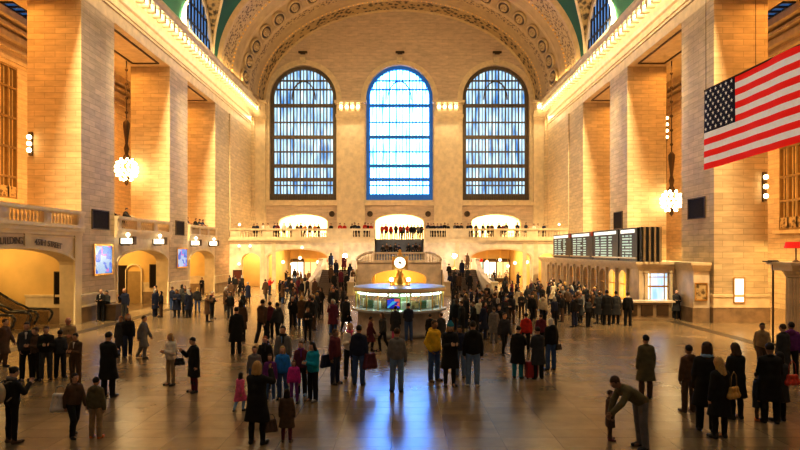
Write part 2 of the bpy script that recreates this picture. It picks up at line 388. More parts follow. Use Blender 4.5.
# tall windows
def pane_mat(name, strength, blue):
    m, nt, b = nmat(name)
    g = N(nt, 'ShaderNodeNewGeometry')
    mpn = N(nt, 'ShaderNodeMapping'); mpn.inputs['Scale'].default_value = (1.6, 1, .28); nt.links.new(g.outputs['Position'], mpn.inputs[0])
    no = N(nt, 'ShaderNodeTexNoise'); no.inputs['Scale'].default_value = 1.0; no.inputs['Detail'].default_value = 5; nt.links.new(mpn.outputs[0], no.inputs['Vector'])
    cr = N(nt, 'ShaderNodeValToRGB'); e = cr.color_ramp.elements
    e[0].position = .34; e[1].position = .64; e[0].color = rgba(blue[0]); e[1].color = rgba(blue[1])
    nt.links.new(no.outputs['Fac'], cr.inputs[0]); nt.links.new(cr.outputs[0], b.inputs['Emission Color'])
    b.inputs['Base Color'].default_value = (.1, .15, .2, 1); b.inputs['Roughness'].default_value = .15
    b.inputs['Emission Strength'].default_value = strength
    return m
PSIDE = pane_mat('hazy_glass_daylight', 1.35, ((.02, .15, .42), (.66, .92, 1)))
PMID = pane_mat('bright_glass_daylight', 17.0, ((.035, .2, 1), (.17, .46, 1)))
for k, c in enumerate((-12, 0, 12)):
    bar = M['glowbar'] if c == 0 else M['bar']
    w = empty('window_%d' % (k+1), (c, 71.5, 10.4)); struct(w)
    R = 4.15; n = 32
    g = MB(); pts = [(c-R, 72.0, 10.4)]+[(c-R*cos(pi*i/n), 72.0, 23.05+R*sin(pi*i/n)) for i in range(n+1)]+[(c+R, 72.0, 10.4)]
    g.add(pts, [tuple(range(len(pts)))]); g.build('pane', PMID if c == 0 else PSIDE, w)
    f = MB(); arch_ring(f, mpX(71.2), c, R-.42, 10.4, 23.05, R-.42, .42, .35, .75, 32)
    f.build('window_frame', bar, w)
    mu = MB(); cnt = 20
    for i in range(1, cnt):
        x = -R+2*R*i/cnt; top = 23.05+sqrt(max(R*R-x*x, 0))-.2; wd = (.075 if i % 2 else .045)*(.95 if c == 0 else 1)
        if c == 0 and 4 < i < 16 and False: continue
        mu.box(c+x-wd, c+x+wd, 71.5, 71.72, 10.4, top)
    mu.build('mullion', bar, w)
    tr = MB()
    for z, h in ((25.3, .14), (24.2, .14), (22.05, .4), (20.1, .14), (18.1, .42), (16.4, .16), (14.5, .42), (12.8, .42), (12.2, .14)):
        hw = R-.1 if z < 23 else sqrt(R*R-(z+h-23.05)**2)-.1
        tr.box(c-hw, c+hw, 71.45, 71.8, z, z+h)
    arch_ring(tr, mpX(71.2), c, 1.4, 23.05, 23.05, 2.2, .12, .3, .55, 16)
    tr.build('transom', bar, w)
    sp = MB(); sp.box(c-R, c+R, 71.4, 71.85, 10.4, 11.2)
    for i in range(30): sp.box(c-R+i*.277, c-R+i*.277+.1, 71.3, 71.4, 10.45, 11.15)
    sp.build('spandrel_panel', bar, w)

# bright rooms behind the balcony arches
for c in (-12, 0, 12):
    r = MB(); r.box(c-4.2, c+4.2, 78, 78.3, 5.2, 9.9); r.box(c-4.5, c-4.2, 72.1, 78.3, 5.2, 9.9); r.box(c+4.2, c+4.5, 72.1, 78.3, 5.2, 9.9)
    r.box(c-4.5, c+4.5, 72.1, 78.3, 9.9, 10.1); r.box(c-4.5, c+4.5, 72.1, 78.3, 5.2, 5.4)
    r.build('arch_room', M['cream'], BW)
    light('AREA', (c, 74.5, 9.7), 6500, (1, .86, .58), 5, 3)

# ------------------------------------------------------------------ vault, end arch soffit
A0, B0 = 17.95, 12.6; ZS = 22.45; YC = 56.6
LUN = [(38.6, 3.9), (51.3, 3.9)]
ys = []; y = -6.0
while y < YC: ys.append(y); y += (.3 if y > 33 else 1.5)
ys.append(YC)
xs = [18.0*sin(pi/2*i/90) for i in range(91)]
def zc(x, y):
    z = ZS+.2+B0*sqrt(max(0, 1-(min(abs(x), 18)/18.0)**2)); kind = 0
    for (c, R) in LUN:
        if abs(y-c) < R:
            z2 = ZS+.2+5.6*sqrt(1-((y-c)/R)**2)+.18*(18-abs(x))
            if z2 > z: z = z2; kind = 1
    return z, kind
V = MB(); grid = {}
X = [-x for x in xs[::-1]]+xs[1:]
for j, yy in enumerate(ys):
    for i, xx in enumerate(X): V.v.append((xx, yy, zc(xx, yy)[0]))
nx = len(X)
for j in range(len(ys)-1):
    for i in range(nx-1):
        V.f.append([j*nx+i, j*nx+i+1, (j+1)*nx+i+1, (j+1)*nx+i]); V.mi.append(max(zc((X[i]+X[i+1])/2, (ys[j]+ys[j+1])/2)[1], 0))
struct(V.build('ceiling', [M['green'], M['ornate']]))
# lunette walls, windows, groin ribs
for side, nm in ((-1, 'left'), (1, 'right')):
    for k, (c, R) in enumerate(LUN):
        w = empty('window_%d' % (20+k+(0 if side < 0 else 5)), (side*18.1, c, ZS)); struct(w)
        n = 24; g = MB(); pts = [(side*18.12, c-R*.86*cos(pi*i/n), ZS+4.8*sin(pi*i/n)) for i in range(n+1)]
        g.add(pts, [tuple(range(n+1))]); g.build('pane', M.setdefault('bluepane', pane_mat('dusk_blue_glass', .85, ((.03, .12, .40), (.16, .42, .85)))), w)
        f = MB(); mpw = mpY(side)
        for i in range(-4, 5):
            u = c+i*.78; zt = ZS+4.8*sqrt(max(0, 1-((u-c)/(R*.86))**2)); f.ubox(mpw, u-.06, u+.06, -.22, -.08, ZS, zt)
        for z in (24.0, 25.6): 
            hw = R*.86*sqrt(max(0, 1-((z-ZS)/4.8)**2)); f.ubox(mpw, c-hw, c+hw, -.22, -.08, z, z+.1)
        f.build('mullion', M['black'], w)
        s_ = MB(); arch_ring(s_, mpw, c, R*.84, ZS, ZS, 4.75, .55, -.3, .05, 24); s_.build('window_surround', M['trim'], w)
        rb = MB()
        # groin rib where lunette vault meets main vault
        pts = []
        for i in range(0, 41):
            yy = c-R*cos(pi*i/40); yy = min(max(yy, c-R+.002), c+R-.002)
            lo = 0; 
            for xx in np.linspace(17.99, 5, 400):
                z1 = ZS+.2+B0*sqrt(max(0, 1-(xx/18.0)**2)); z2 = ZS+.2+5.6*sqrt(1-((yy-c)/R)**2)+.18*(18-xx)
                if z1 >= z2: break
            pts.append((side*(xx-.03), yy, z1-.03))
        rb.path(pts, .13, 6); rb.build('groin_rib', M['trim'], w)
    uw = MB(); uw.ubox(mpY(side), -6, 71.2, -.05, .1, 22.45, 22.95)
    uw.ubox(mpY(side), -6, 71.2, .0, .1, 22.9, 28.5); struct(uw.build('wall_%s_upper' % nm, M['trim']))
SOF = empty('trim_2', (0, 64, ZS)); struct(SOF)
rings = [(0.0, 18.1, 12.7, 0, 'soffit2'), (.035, 17.75, 12.35, 0, 'soffit2'), (.07, 17.78, 12.38, 1, 'ornate2'), (.22, 17.62, 12.25, 0, 'soffit2'), (.25, 17.5, 12.15, 0, 'soffit'), (.36, 17.48, 12.12, 0, 'soffit2'),
         (.39, 17.4, 12.05, 0, 'soffit'), (.60, 17.3, 11.95, 0, 'soffit2'), (.63, 17.18, 11.85, 0, 'ornate2'), (.70, 17.12, 11.8, 0, 'soffit'), (.82, 17.05, 11.72, 0, 'soffit2'), (.84, 16.92, 11.6, 0, 'ornate'), (.985, 16.84, 11.5, 0, 'soffit2'), (1.0, 16.6, 11.3, 0, None)]
def ell(a, bb, th, y): return (a*cos(th), y, ZS+.1+bb*sin(th))
NT = 72
for r0, r1 in zip(rings[:-1], rings[1:]):
    s_ = MB(); y0 = YC+14.55*r0[0]; y1 = YC+14.55*r1[0]
    vs = [ell(r0[1], r0[2], pi*i/NT, y0) for i in range(NT+1)]+[ell(r1[1], r1[2], pi*i/NT, y1) for i in range(NT+1)]
    s_.add(vs, [(i, i+1, NT+2+i, NT+1+i) for i in range(NT)])
    s_.build('soffit_band', M[r0[4]], SOF, True)
# face of the arch toward the hall closing against the vault
s_ = MB(); vs = [ell(18.1, 12.7, pi*i/NT, YC) for i in range(NT+1)]+[ell(19.5, 14.5, pi*i/NT, YC) for i in range(NT+1)]
s_.add(vs, [(i, i+1, NT+2+i, NT+1+i) for i in range(NT)]); s_.build('arch_face', M['trim'], SOF)
for i in range(21):
    th = pi*(i+.55)/21.1; a, bb = 17.30, 11.95; yy = YC+14.55*.5
    c = Vector(ell(a, bb, th, yy)); nrm = Vector((-cos(th)/a, 0, -sin(th)/bb)).normalized()
    r = MB(); r.torus((0, 0, 0), .80, .10, n=24); r.torus((0, 0, .03), .40, .07, n=18); r.sphere((0, 0, .05), .2, 8)
    for k in range(8):
        r.tube((.2*cos(k*pi/4), .2*sin(k*pi/4), .06), (.42*cos(k*pi/4), .42*sin(k*pi/4), .06), .07, n=6)
    r.cur = 1; r.lathe((0, 0, -.02), [(0.001, .02), (.75, .02)], 20)
    o = r.build('rosette', [M['soffit2'], M['bronze']], SOF, True)
    o.matrix_parent_inverse = Matrix.Identity(4); o.location = c+nrm*.08-SOF.location; tg = Vector((0, 1, 0)).cross(nrm); o.rotation_euler = Matrix([(tg.x, 0, nrm.x), (tg.y, 1, nrm.y), (tg.z, 0, nrm.z)]).to_euler(); o.scale = (.95, 1.75, 1.6)
# beads along the soffit
bd = MB()
for i in range(90):
    th = pi*(i+.5)/90; bd.sphere(ell(17.55, 12.2, th, YC+14.55*.235), .12, 5)
    bd.sphere(ell(17.02, 11.7, th, YC+14.55*.83), .10, 5)
bd.build('bead_moulding', M['gold'], SOF, True)
# west end closing wall
wb = MB(); wb.box(-27.6, 27.6, -6.5, -6, 0, 36.5); wb.box(-19, 19, -6, -5.6, 9, 9.6); struct(wb.build('wall_front', M['stone_back']))
# ------------------------------------------------------------------ balustrades
BPROF = [(.075, 0), (.075, .05), (.045, .08), (.06, .16), (.085, .28), (.075, .38), (.04, .52), (.035, .6), (.06, .63), (.06, .68)]
_bm = MB(); _bm.lathe((0, 0, 0), BPROF, 8); BAL = _bm.build('baluster', M['trim'], None, True); BALME = BAL.data; bpy.data.objects.remove(BAL)
def balustrade(mp, u0, u1, z0, H, segs, label, w0=-.2, th=.4, group=None, mt='trim'):
    """segs: list of (ua,ub) that are open baluster panels; the rest is solid"""
    c = mp((u0+u1)/2, w0+th/2, z0); t = empty('balustrade', c); tag(t, label, 'balustrade', group)
    m = MB(); m.ubox(mp, u0, u1, w0-.06, w0+th+.06, z0, z0+.18); m.build('plinth', M[mt], t)
    m = MB(); m.ubox(mp, u0, u1, w0-.08, w0+th+.08, z0+H-.16, z0+H); m.ubox(mp, u0, u1, w0-.03, w0+th+.03, z0+H-.22, z0+H-.16); m.build('handrail', M[mt], t)
    cur = u0; sc = (H-.40)/.68
    for (a, b) in segs+[(u1, u1)]:
        if a > cur+.01:
            m = MB(); m.ubox(mp, cur, a, w0, w0+th, z0+.18, z0+H-.2); m.ubox(mp, cur+.12, a-.12, w0-.03, w0+.02, z0+.3, z0+H-.32) if a-cur > .5 else None
            m.build('pedestal', M[mt], t)
        n = int((b-a)/.27) if b > a else 0
        for i in range(n):
            o = bpy.data.objects.new('baluster', BALME); COL.objects.link(o); o.parent = t
            o.location = Vector(mp(a+(i+.5)*(b-a)/n, w0+th/2, z0+.18))-Vector(c); o.scale = (1, 1, sc)
        cur = b
    return t
def even(u0, u1, n, gap):
    L = (u1-u0-gap*(n+1))/n; return [(u0+gap+i*(L+gap), u0+gap+i*(L+gap)+L) for i in range(n)]
for side, nm in ((-1, 'left'),):
    mp = mpY(side)
    balustrade(mp, 22.6, 32.88, 5.42, .98, [(23.2, 25.5), (26.6, 29.2), (29.8, 32.2)] if side < 0 else even(22.6, 32.88, 3, .6),
        'long marble balustrade of the gallery above the escalator arch at far left' if side < 0 else 'marble gallery balustrade behind the hanging flag at right')
    balustrade(mp, 36.72, 45.48, 5.42, .98, even(36.72, 45.48, 3, .55), 'marble gallery balustrade between the first and second piers on the %s' % nm)
    balustrade(mp, 49.32, 56.58, 5.42, .98, even(49.32, 56.58, 3, .5), 'marble gallery balustrade between the second and third piers on the %s' % nm)
mpb = mpX(61.2)
def xs_(p): return CX+(p-VX)/9.345
balustrade(mpb, -18.15, xs_(375.5), 5.42, 1.08, [(xs_(a), xs_(b)) for a, b in ((240, 262), (273, 292), (301, 326), (353, 370))], 'long marble balustrade of the far balcony left of the central stair', w0=0)
balustrade(mpb, xs_(425.5), 18.15, 5.42, 1.08, [(xs_(a), xs_(b)) for a, b in ((430, 446), (469, 494), (500, 527), (538, 560))], 'long marble balustrade of the far balcony right of the central stair', w0=0)

# ------------------------------------------------------------------ far balcony structure
BF = empty('wall_balcony_front', (0, 61.2, 0)); struct(BF)
m = MB(); arch_wall(m, mpb, -18.2, -4.6, 0, 5.2, .8, [(-15.9, 1.0, 0, 3.1, .75), (-10.9, 3.25, 0, 3.35, .95)], n=24)
arch_wall(m, mpb, 4.6, 18.2, 0, 5.2, .8, [(15.9, 1.0, 0, 3.1, .75), (10.9, 3.25, 0, 3.35, .95)], n=24)
m.box(-4.6, -2.6, 61.2, 62, 2.2, 5.2); m.box(2.6, 4.6, 61.2, 62, 2.2, 5.2)
m.build('arcade_wall', M['marble'], BF)
m = MB(); arch_ring(m, mpb, -10.9, 3.22, 0, 3.35, .92, .2, -.06, .05); arch_ring(m, mpb, 10.9, 3.22, 0, 3.35, .92, .2, -.06, .05)
for s in (-1, 1):
    m.ubox(mpb, min(s*2.6, s*18.2), max(s*2.6, s*18.2), -.25, .1, 5.2, 5.42); m.ubox(mpb, min(s*2.6, s*18.2), max(s*2.6, s*18.2), -.12, .1, 4.98, 5.2)
    for xx in (6.2, 13.4, 14.6): m.box(s*xx-.2, s*xx+.2, 61.12, 61.25, 0, 5)
m.build('string_course', M['trim'], BF)
m = MB(); m.box(-18.2, -2.6, 61.2, 71.2, 5.2, 5.42); m.box(2.6, 18.2, 61.2, 71.2, 5.2, 5.42); m.box(-2.6, 2.6, 64.4, 71.2, 5.2, 5.42)
m.build('balcony_floor', M['marble'], BF)
# passages below the balcony
m = MB()
for s in (-1, 1):
    m.box(min(s*7.0, s*7.3), max(s*7.0, s*7.3), 62, 76, 0, 5.2); m.box(min(s*14.6, s*14.9), max(s*14.6, s*14.9), 62, 76.3, 0, 5.2)
    m.box(min(s*7.3, s*14.6), max(s*7.3, s*14.6), 76, 76.3, 0, 5.2); m.box(min(s*14.9, s*18.1), max(s*14.9, s*18.1), 66, 66.3, 0, 5.2)
    m.box(min(s*7.3, s*14.6), max(s*7.3, s*14.6), 62, 76, 4.6, 5.15)
    m.box(min(s*2.6, s*2.9), max(s*2.6, s*2.9), 61.9, 71, 0, 5.2)
m.box(-4.6, 4.6, 65.5, 65.8, 0, 5.1)
m.build('passage_wall', M['yellow'], BF)
# shop fronts at the end of both passages
SHOPG = [emis('shop_window_glow_white', (1, .93, .75), 1.6), emis('shop_window_glow_amber', (1, .7, .3), 1.1), emis('shop_window_glow_green', (.7, 1, .75), .8)]
k = 0
for s in (-1, 1):
    for i in range(4):
        xa = s*7.6+s*i*1.75 if s > 0 else -14.3+i*1.75
        t = empty('shop_front', (xa+.8, 75.6, 0)); tag(t, 'lit shop front in the %s passage under the balcony, %s from the left' % ('left' if s < 0 else 'right', ['first', 'second', 'third', 'fourth'][i]), 'shop front', 'lit shop fronts under the balcony')
        m = MB(); m.box(xa, xa+1.6, 75.6, 75.7, .5, 2.6); m.build('display_window', SHOPG[(i+k) % 3], t)
        m = MB(); m.box(xa-.05, xa+1.65, 75.3, 75.7, 0, .5); m.box(xa-.07, xa, 75.4, 75.7, .5, 2.9); m.box(xa+.77, xa+.83, 75.45, 75.7, .5, 2.6); m.box(xa+1.6, xa+1.67, 75.4, 75.7, .5, 2.9); m.build('frame', M['bronze'], t)
        m = MB(); m.box(xa, xa+1.6, 75.35, 75.65, 2.65, 3.05); m.build('fascia', [M['bronze'], M['gold'], M['red'], M['bronze']][(i+k) % 4], t)
        m = MB()
        for j in range(7): m.box(xa+.1+j*.21, xa+.22+j*.21, 75.35, 75.55, .55, .8+.5*random.random())
        m.build('goods', M['ornate2'], t)
    k += 1
# hanging round lamps in passages
k = 0
for s in (-1, 1):
    for (px, py, d) in ((283, 262, 66), (300, 258, 68), (318, 262, 66), (292, 264, 72)) if s < 0 else ((487, 262, 66), (500, 260, 68), (515, 263, 66), (527, 262, 64), (508, 266, 72)):
        p = at(px, py, d); t = empty('pendant_lamp', p)
        tag(t, 'glowing globe pendant lamp hanging in the %s passage under the balcony' % ('left' if s < 0 else 'right'), 'lamp', 'globe lamps in the %s passage' % ('left' if s < 0 else 'right'))
        m = MB(); m.sphere(p, .2, 8); m.build('globe', M['lantern'], t, True)
        m = MB(); m.tube(p+Vector((0, 0, .18)), (p.x, p.y, 4.6), .025, n=6); m.lathe((p.x, p.y, p.z+.15), [(.12, 0), (.08, .08), (.02, .1)], 8); m.build('stem', M['gold'], t)

# ------------------------------------------------------------------ grand stair
ST = empty('grand_staircase', (0, 58, 0)); tag(ST, 'marble double staircase with central arch climbing to the far balcony', 'staircase')
m = MB(); n = 15
arch_wall(m, mpX(57.6), -4.25, 4.25, 0, 3.0, .5, [(0, 2.75, 0, 1.25, .95)], n=24)
m.box(-4.25, -3.75, 58.1, 61.2, 0, 3.0); m.box(3.75, 4.25, 58.1, 61.2, 0, 3.0)
m.build('landing_wall', M['marble'], ST)
m = MB(); m.box(-4.25, 4.25, 57.6, 61.2, 2.85, 3.0); m.box(-4.35, 4.35, 57.5, 57.9, 2.9, 3.02); m.build('landing', M['marble'], ST)
m = MB(); m.box(-3.7, 3.7, 63.0, 63.2, 0, 2.85); m.build('arch_back_wall', M['yellow'], ST)
m = MB()
for i in range(14):
    y0 = 61.2+i*.235; m.box(-2.55, 2.55, y0, 64.5, 3.0+i*.173, 3.0+(i+1)*.173)
m.build('central_flight', M['stairbluelit'], ST)
m = MB(); 
for s in (-1, 1):
    m.box(min(s*2.6, s*2.95), max(s*2.6, s*2.95), 61.0, 64.6, 2.9, 5.45)
m.build('flight_cheek', M['marble'], ST)
for s in (-1, 1):
    m = MB(); x0, x1 = sorted((s*4.4, s*7.7))
    for i in range(13): m.box(x0, x1, 53.3+i*.33, 58.2, i*.169, (i+1)*.169)
    m.build('side_flight', M['stairdark'], ST)
    m = MB(); m.box(x0, x1, 57.55, 61.2, 1.9, 2.22); m.box(x0, x1, 57.5, 57.6, 2.14, 2.24); m.build('side_landing', M['cream'], ST)
    m = MB()
    for i in range(4): m.box(*sorted((s*4.25, s*(5.4-i*.3))), 58.4, 61.1, 2.2+i*.2, 2.4+i*.2)
    m.build('upper_flight', M['marble'], ST)
    # sloping stair parapets, outer and inner, with posts
    for (xx, nmx, yl) in ((7.9, 'outer_parapet', 57.9), (4.45, 'inner_parapet', 57.4)):
        m = MB(); pts = []
        for i in range(13):
            tt = i/12; yy = 52.9+(yl-52.9)*tt; off = (.9*(1-tt)**3 if xx > 6 else -.0*(1-tt)**3)
            pts.append((s*(xx+off), yy, .95+2.25*tt))
        for a, b in zip(pts[:-1], pts[1:]):
            for (dx, zb, zt) in ((.16, None, 0), (.22, -.12, .02)):
                vs = []
                for p in (a, b):
                    z_b = 0 if zb is None else p[2]+zb
                    vs += [(p[0]-dx, p[1], z_b), (p[0]+dx, p[1], z_b), (p[0]+dx, p[1], p[2]+zt), (p[0]-dx, p[1], p[2]+zt)]
                m.add(vs, [(0,1,2,3),(4,7,6,5),(0,4,5,1),(1,5,6,2),(2,6,7,3),(3,7,4,0)])
        m.build(nmx, M['marble'], ST)
        p = pts[0]; m = MB(); m.box(p[0]-.28, p[0]+.28, p[1]-.4, p[1]+.1, 0, 1.15); m.box(p[0]-.34, p[0]+.34, p[1]-.46, p[1]+.16, 1.15, 1.28); m.box(p[0]-.34, p[0]+.34, p[1]-.46, p[1]+.16, 0, .18); m.build('newel_post', M['trim'], ST)
        if xx > 6:
            m = MB(); m.box(*sorted((s*7.75, s*8.1)), 57.8, 61.2, 0, 3.2); m.box(*sorted((s*7.65, s*8.2)), 57.7, 61.2, 3.2, 3.32); m.build('landing_parapet', M['marble'], ST)
balustrade(mpX(57.6), -2.62, 2.62, 3.0, 1.0, [(-2.45, -.25), (.25, 2.45)], 'short marble balustrade on the central stair landing behind the clock', w0=0, th=.3, mt='marble')
for s, nm in ((-1, 'left'), (1, 'right')):
    # curved quarter balustrade stepping down beside the landing
    t = empty('balustrade', (s*3.4, 57.8, 2.4)); tag(t, 'curved sloping marble balustrade %s of the stair landing behind the clock' % nm, 'balustrade')
    rl = MB(); bs = []; last = None
    for i in range(9):
        a = i/8; x = s*(2.65+1.6*sin(a*pi/2)); y = 57.75-.5*(1-cos(a*pi/2)); z = 4.0-.75*a**1.3; p = Vector((x, y, z))
        if last is not None: rl.tube(last, p, .13, n=8)
        last = p; bs.append(p)
    rl.build('handrail', M['marble'], t, True)
    for a, b in zip(bs[:-1], bs[1:]):
        p = (a+b)/2; o = bpy.data.objects.new('baluster', BALME); COL.objects.link(o); o.parent = t; o.location = Vector((p.x, p.y, 3.0))-t.location; o.scale = (1, 1, max(.3, (p.z-.1-3.0)/.68))
    # star bright lamp standards
    p = at(345 if s < 0 else 454.5, 256, 58.4); t = empty('lamp_standard', (p.x, p.y, 2.2))
    tag(t, 'dazzling globe lamp on a gilt post at the %s stair landing' % nm, 'lamp')
    m = MB(); m.sphere(p, .22, 8); m.build('globe', emis('dazzling_globe_'+nm, (1, .9, .68), 40), t, True)
    m = MB(); m.tube((p.x, p.y, 2.2), (p.x, p.y, p.z-.15), .05, .035); m.lathe((p.x, p.y, 2.2), [(.22, 0), (.22, .1), (.1, .2), (.06, .3)], 12); m.build('post', M['gold'], t)
    light('POINT', (p.x, p.y-.5, p.z), 900, (1, .85, .6), radius=.25)

# ------------------------------------------------------------------ information booth
BC = Vector((CX+(399.5-VX)/19.6, 29.2, 0)); R = 2.32
t = empty('information_booth', BC); tag(t, 'round glazed information booth with marble base in the middle of the hall', 'booth')
m = MB(); m.lathe(BC, [(R-.18, 0), (R-.12, .02), (R-.12, .2), (R-.2, .25), (R-.2, 1.15), (R-.05, 1.22)], 48); m.build('base', mat('grey_booth_marble', (.40, .38, .38), .25, var=.2), t, True)
m = MB(); m.lathe(BC, [(R-.3, 1.2), (R+.06, 1.2), (R+.08, 1.3), (R-.3, 1.33)], 48); m.build('counter', mat('blue_white_marble_counter', (.5, .55, .68), .25), t)
m = MB(); m.lathe(BC, [(R-.1, 1.33), (R-.1, 2.15)], 48)
gm, nt, bb = nmat('booth_glass'); bb.inputs['Base Color'].default_value = (.55, .85, .7, 1); bb.inputs['Alpha'].default_value = .22; bb.inputs['Roughness'].default_value = .05
m.build('glazing', gm, t)
m = MB()
for i in range(20):
    a = 2*pi*(i+.5)/20; m.tube(BC+Vector((cos(a)*(R-.08), sin(a)*(R-.08), 1.3)), BC+Vector((cos(a)*(R-.08), sin(a)*(R-.08), 2.2)), .028, n=6)
m.build('mullion', M['gold'], t)
m = MB(); m.lathe(BC, [(R-.3, 2.16), (R+.03, 2.16), (R+.06, 2.22), (R+.03, 2.32), (R+.02, 2.35)], 48); m.build('cornice', M['trim'], t)
m = MB(); m.lathe(BC, [(R+.02, 2.35), (R-.05, 2.38), (.6, 2.42), (.01, 2.42)], 48); m.build('roof', mat('blue_grey_booth_roof', (.30, .42, .60), .3), t)
m = MB(); m.lathe(BC, [(.55, 0), (.55, 2.0), (.01, 2.0)], 20); m.build('inner_core', mat('cream_green_panel', (.28, .34, .16), .5), t)
for i in range(12):
    a = pi+pi*(i+.5)/12; p = BC+Vector((cos(a)*(R-.25), sin(a)*(R-.25), 2.06)); m = MB(); m.cbox(p, .42, .1, .1, a+pi/2); m.build('strip_lamp', M.setdefault('strip', emis('cool_white_strip', (.75, 1, .85), 5)), t)
# pamphlets and screens inside
for i in range(11):
    a = pi+pi*(i+.6)/12; p = BC+Vector((cos(a)*(R-.5), sin(a)*(R-.5), 1.55)); q = MB(); q.cbox(p, .38, .06, .38, a+pi/2)
    for j in range(3): q.cbox(p+Vector((0, -.04, -.12+j*.12)), .3, .05, .05, a+pi/2)
    tag(q.build('leaflet_rack', [M['white'], M['ornate2'], M['green']][i % 3]), 'leaflet rack inside the booth glazing, ' + ['first', 'second', 'third', 'fourth', 'fifth', 'sixth', 'seventh', 'eighth', 'ninth', 'tenth', 'eleventh'][i]+' from the left', 'rack', 'leaflet racks in the booth')
def led_mat(name, blue=False):
    m, nt, b = nmat(name); tc = N(nt, 'ShaderNodeTexCoord'); vo = N(nt, 'ShaderNodeTexVoronoi'); vo.distance = 'CHEBYCHEV'; vo.inputs['Scale'].default_value = 3.2
    nt.links.new(tc.outputs['Generated'], vo.inputs['Vector']); s = N(nt, 'ShaderNodeSeparateColor'); nt.links.new(vo.outputs['Color'], s.inputs[0])
    cr = N(nt, 'ShaderNodeValToRGB'); cr.color_ramp.interpolation = 'CONSTANT'
    cols = [(.02, .08, .75), (.12, .4, 1), (.45, .7, 1), (.9, .22, .75), (.05, .2, .9)] if not blue else [(.02, .03, .5), (.05, .1, .9), (.9, .2, .15), (.1, .6, .9), (.03, .02, .4)]
    el = cr.color_ramp.elements; el[0].color = rgba(cols[0]); el[0].position = 0; el[1].color = rgba(cols[1]); el[1].position = .2
    for i in (2, 3, 4): e = el.new(.2*i); e.color = rgba(cols[i])
    nt.links.new(s.outputs[0], cr.inputs[0]); nt.links.new(cr.outputs[0], b.inputs['Emission Color']); b.inputs['Emission Strength'].default_value = .62; b.inputs['Roughness'].default_value = .2
    b.inputs['Base Color'].default_value = (.02, .02, .03, 1)
    return m
LED = led_mat('advert_screen_glow'); LEDB = led_mat('blue_screen_glow', True)
p = at(393.5, 303.5, 26.75); s_ = empty('display_screen', p); tag(s_, 'small blue display screen on the front of the information booth', 'screen')
m = MB(); m.box(p.x-.33, p.x+.33, p.y-.04, p.y, p.z-.26, p.z+.26); m.build('casing', M['black'], s_)
m = MB(); m.box(p.x-.29, p.x+.29, p.y-.06, p.y-.04, p.z-.22, p.z+.22); m.build('panel', LEDB, s_)
light('POINT', (BC.x, BC.y-1.2, 1.75), 80, (.7, 1, .7), radius=.2); light('POINT', (BC.x-1.2, BC.y, 1.75), 45, (.7, 1, .7), radius=.2); light('POINT', (BC.x+1.2, BC.y, 1.75), 45, (.8, 1, .8), radius=.2)
# the clock
c = Vector((BC.x+.02, BC.y, 3.56)); t = empty('four_faced_clock', (c.x, c.y, 2.42)); tag(t, 'brass four-faced ball clock on top of the information booth', 'clock')
m = MB(); m.lathe((c.x, c.y, 0), [(.5, 2.42), (.5, 2.5), (.34, 2.56), (.3, 2.75), (.18, 2.82), (.2, 2.95), (.12, 3.05), (.13, 3.2), (.26, 3.27), (.3, 3.32)], 20); m.build('pedestal', M['gold'], t, True)
m = MB(); m.sphere(c, .37, 16); m.build('case', M['gold'], t, True)
for i in range(4):
    a = i*pi/2-pi/2; dirv = Vector((cos(a), sin(a), 0)); f = MB(); q = c+dirv*.31; f.tube(q, q+dirv*.05, .32, n=28); fo = f.build('dial', emis('opal_dial_%d' % i, (1, .93, .74), 1.5), t); sp_ = lambda o: (setattr(o, 'parent', fo), setattr(o, 'matrix_parent_inverse', Matrix.Identity(4)))
    f = MB(); f.torus(q+dirv*.04, .33, .045, 'Y' if i % 2 == 0 else 'X', n=28); sp_(f.build('bezel', M['gold'], t, True))
    f = MB(); sd = Vector((-dirv.y, dirv.x, 0)); q2 = q+dirv*.06
    f.tube(q2, q2+Vector((0, 0, .26)), .018, n=5); f.tube(q2, q2+sd*.14+Vector((0, 0, -.11)), .022, n=5)
    for k in range(12): pp = q2+sd*.27*sin(k*pi/6)+Vector((0, 0, .27*cos(k*pi/6))); f.sphere(pp, .016, 4)
    sp_(f.build('hands', M['black'], t))
m = MB()
for i in range(4):
    a = i*pi/2-pi/4; q = c+Vector((cos(a)*.40, sin(a)*.40, 0)); m.lathe((q.x, q.y, q.z-.28), [(.03, 0), (.07, .1), (.07, .45), (.03, .55)], 8)
m.lathe((c.x, c.y, c.z+.33), [(.18, 0), (.1, .06), (.12, .12), (.05, .18), (.08, .24), (.07, .3), (.01, .36)], 12); m.build('finial', M['gold'], t, True)
for i, (px, cx) in enumerate(((391.5, -1), (408.5, 1))):
    p = at(px, 279.5, 28.6); t = empty('booth_lamp', p); tag(t, 'bright globe lamp on the booth roof, %s of the clock pedestal' % ('left' if cx < 0 else 'right'), 'lamp')
    m = MB(); m.sphere(p, .10, 8); m.build('globe', emis('booth_globe_%d' % i, (1, .85, .5), 15), t, True); m = MB(); m.tube((p.x, p.y, 2.42), (p.x, p.y, p.z-.1), .03); m.lathe((p.x, p.y, 2.41), [(.1, 0), (.08, .06), (.03, .1)], 8); m.build('stem', M['gold'], t)

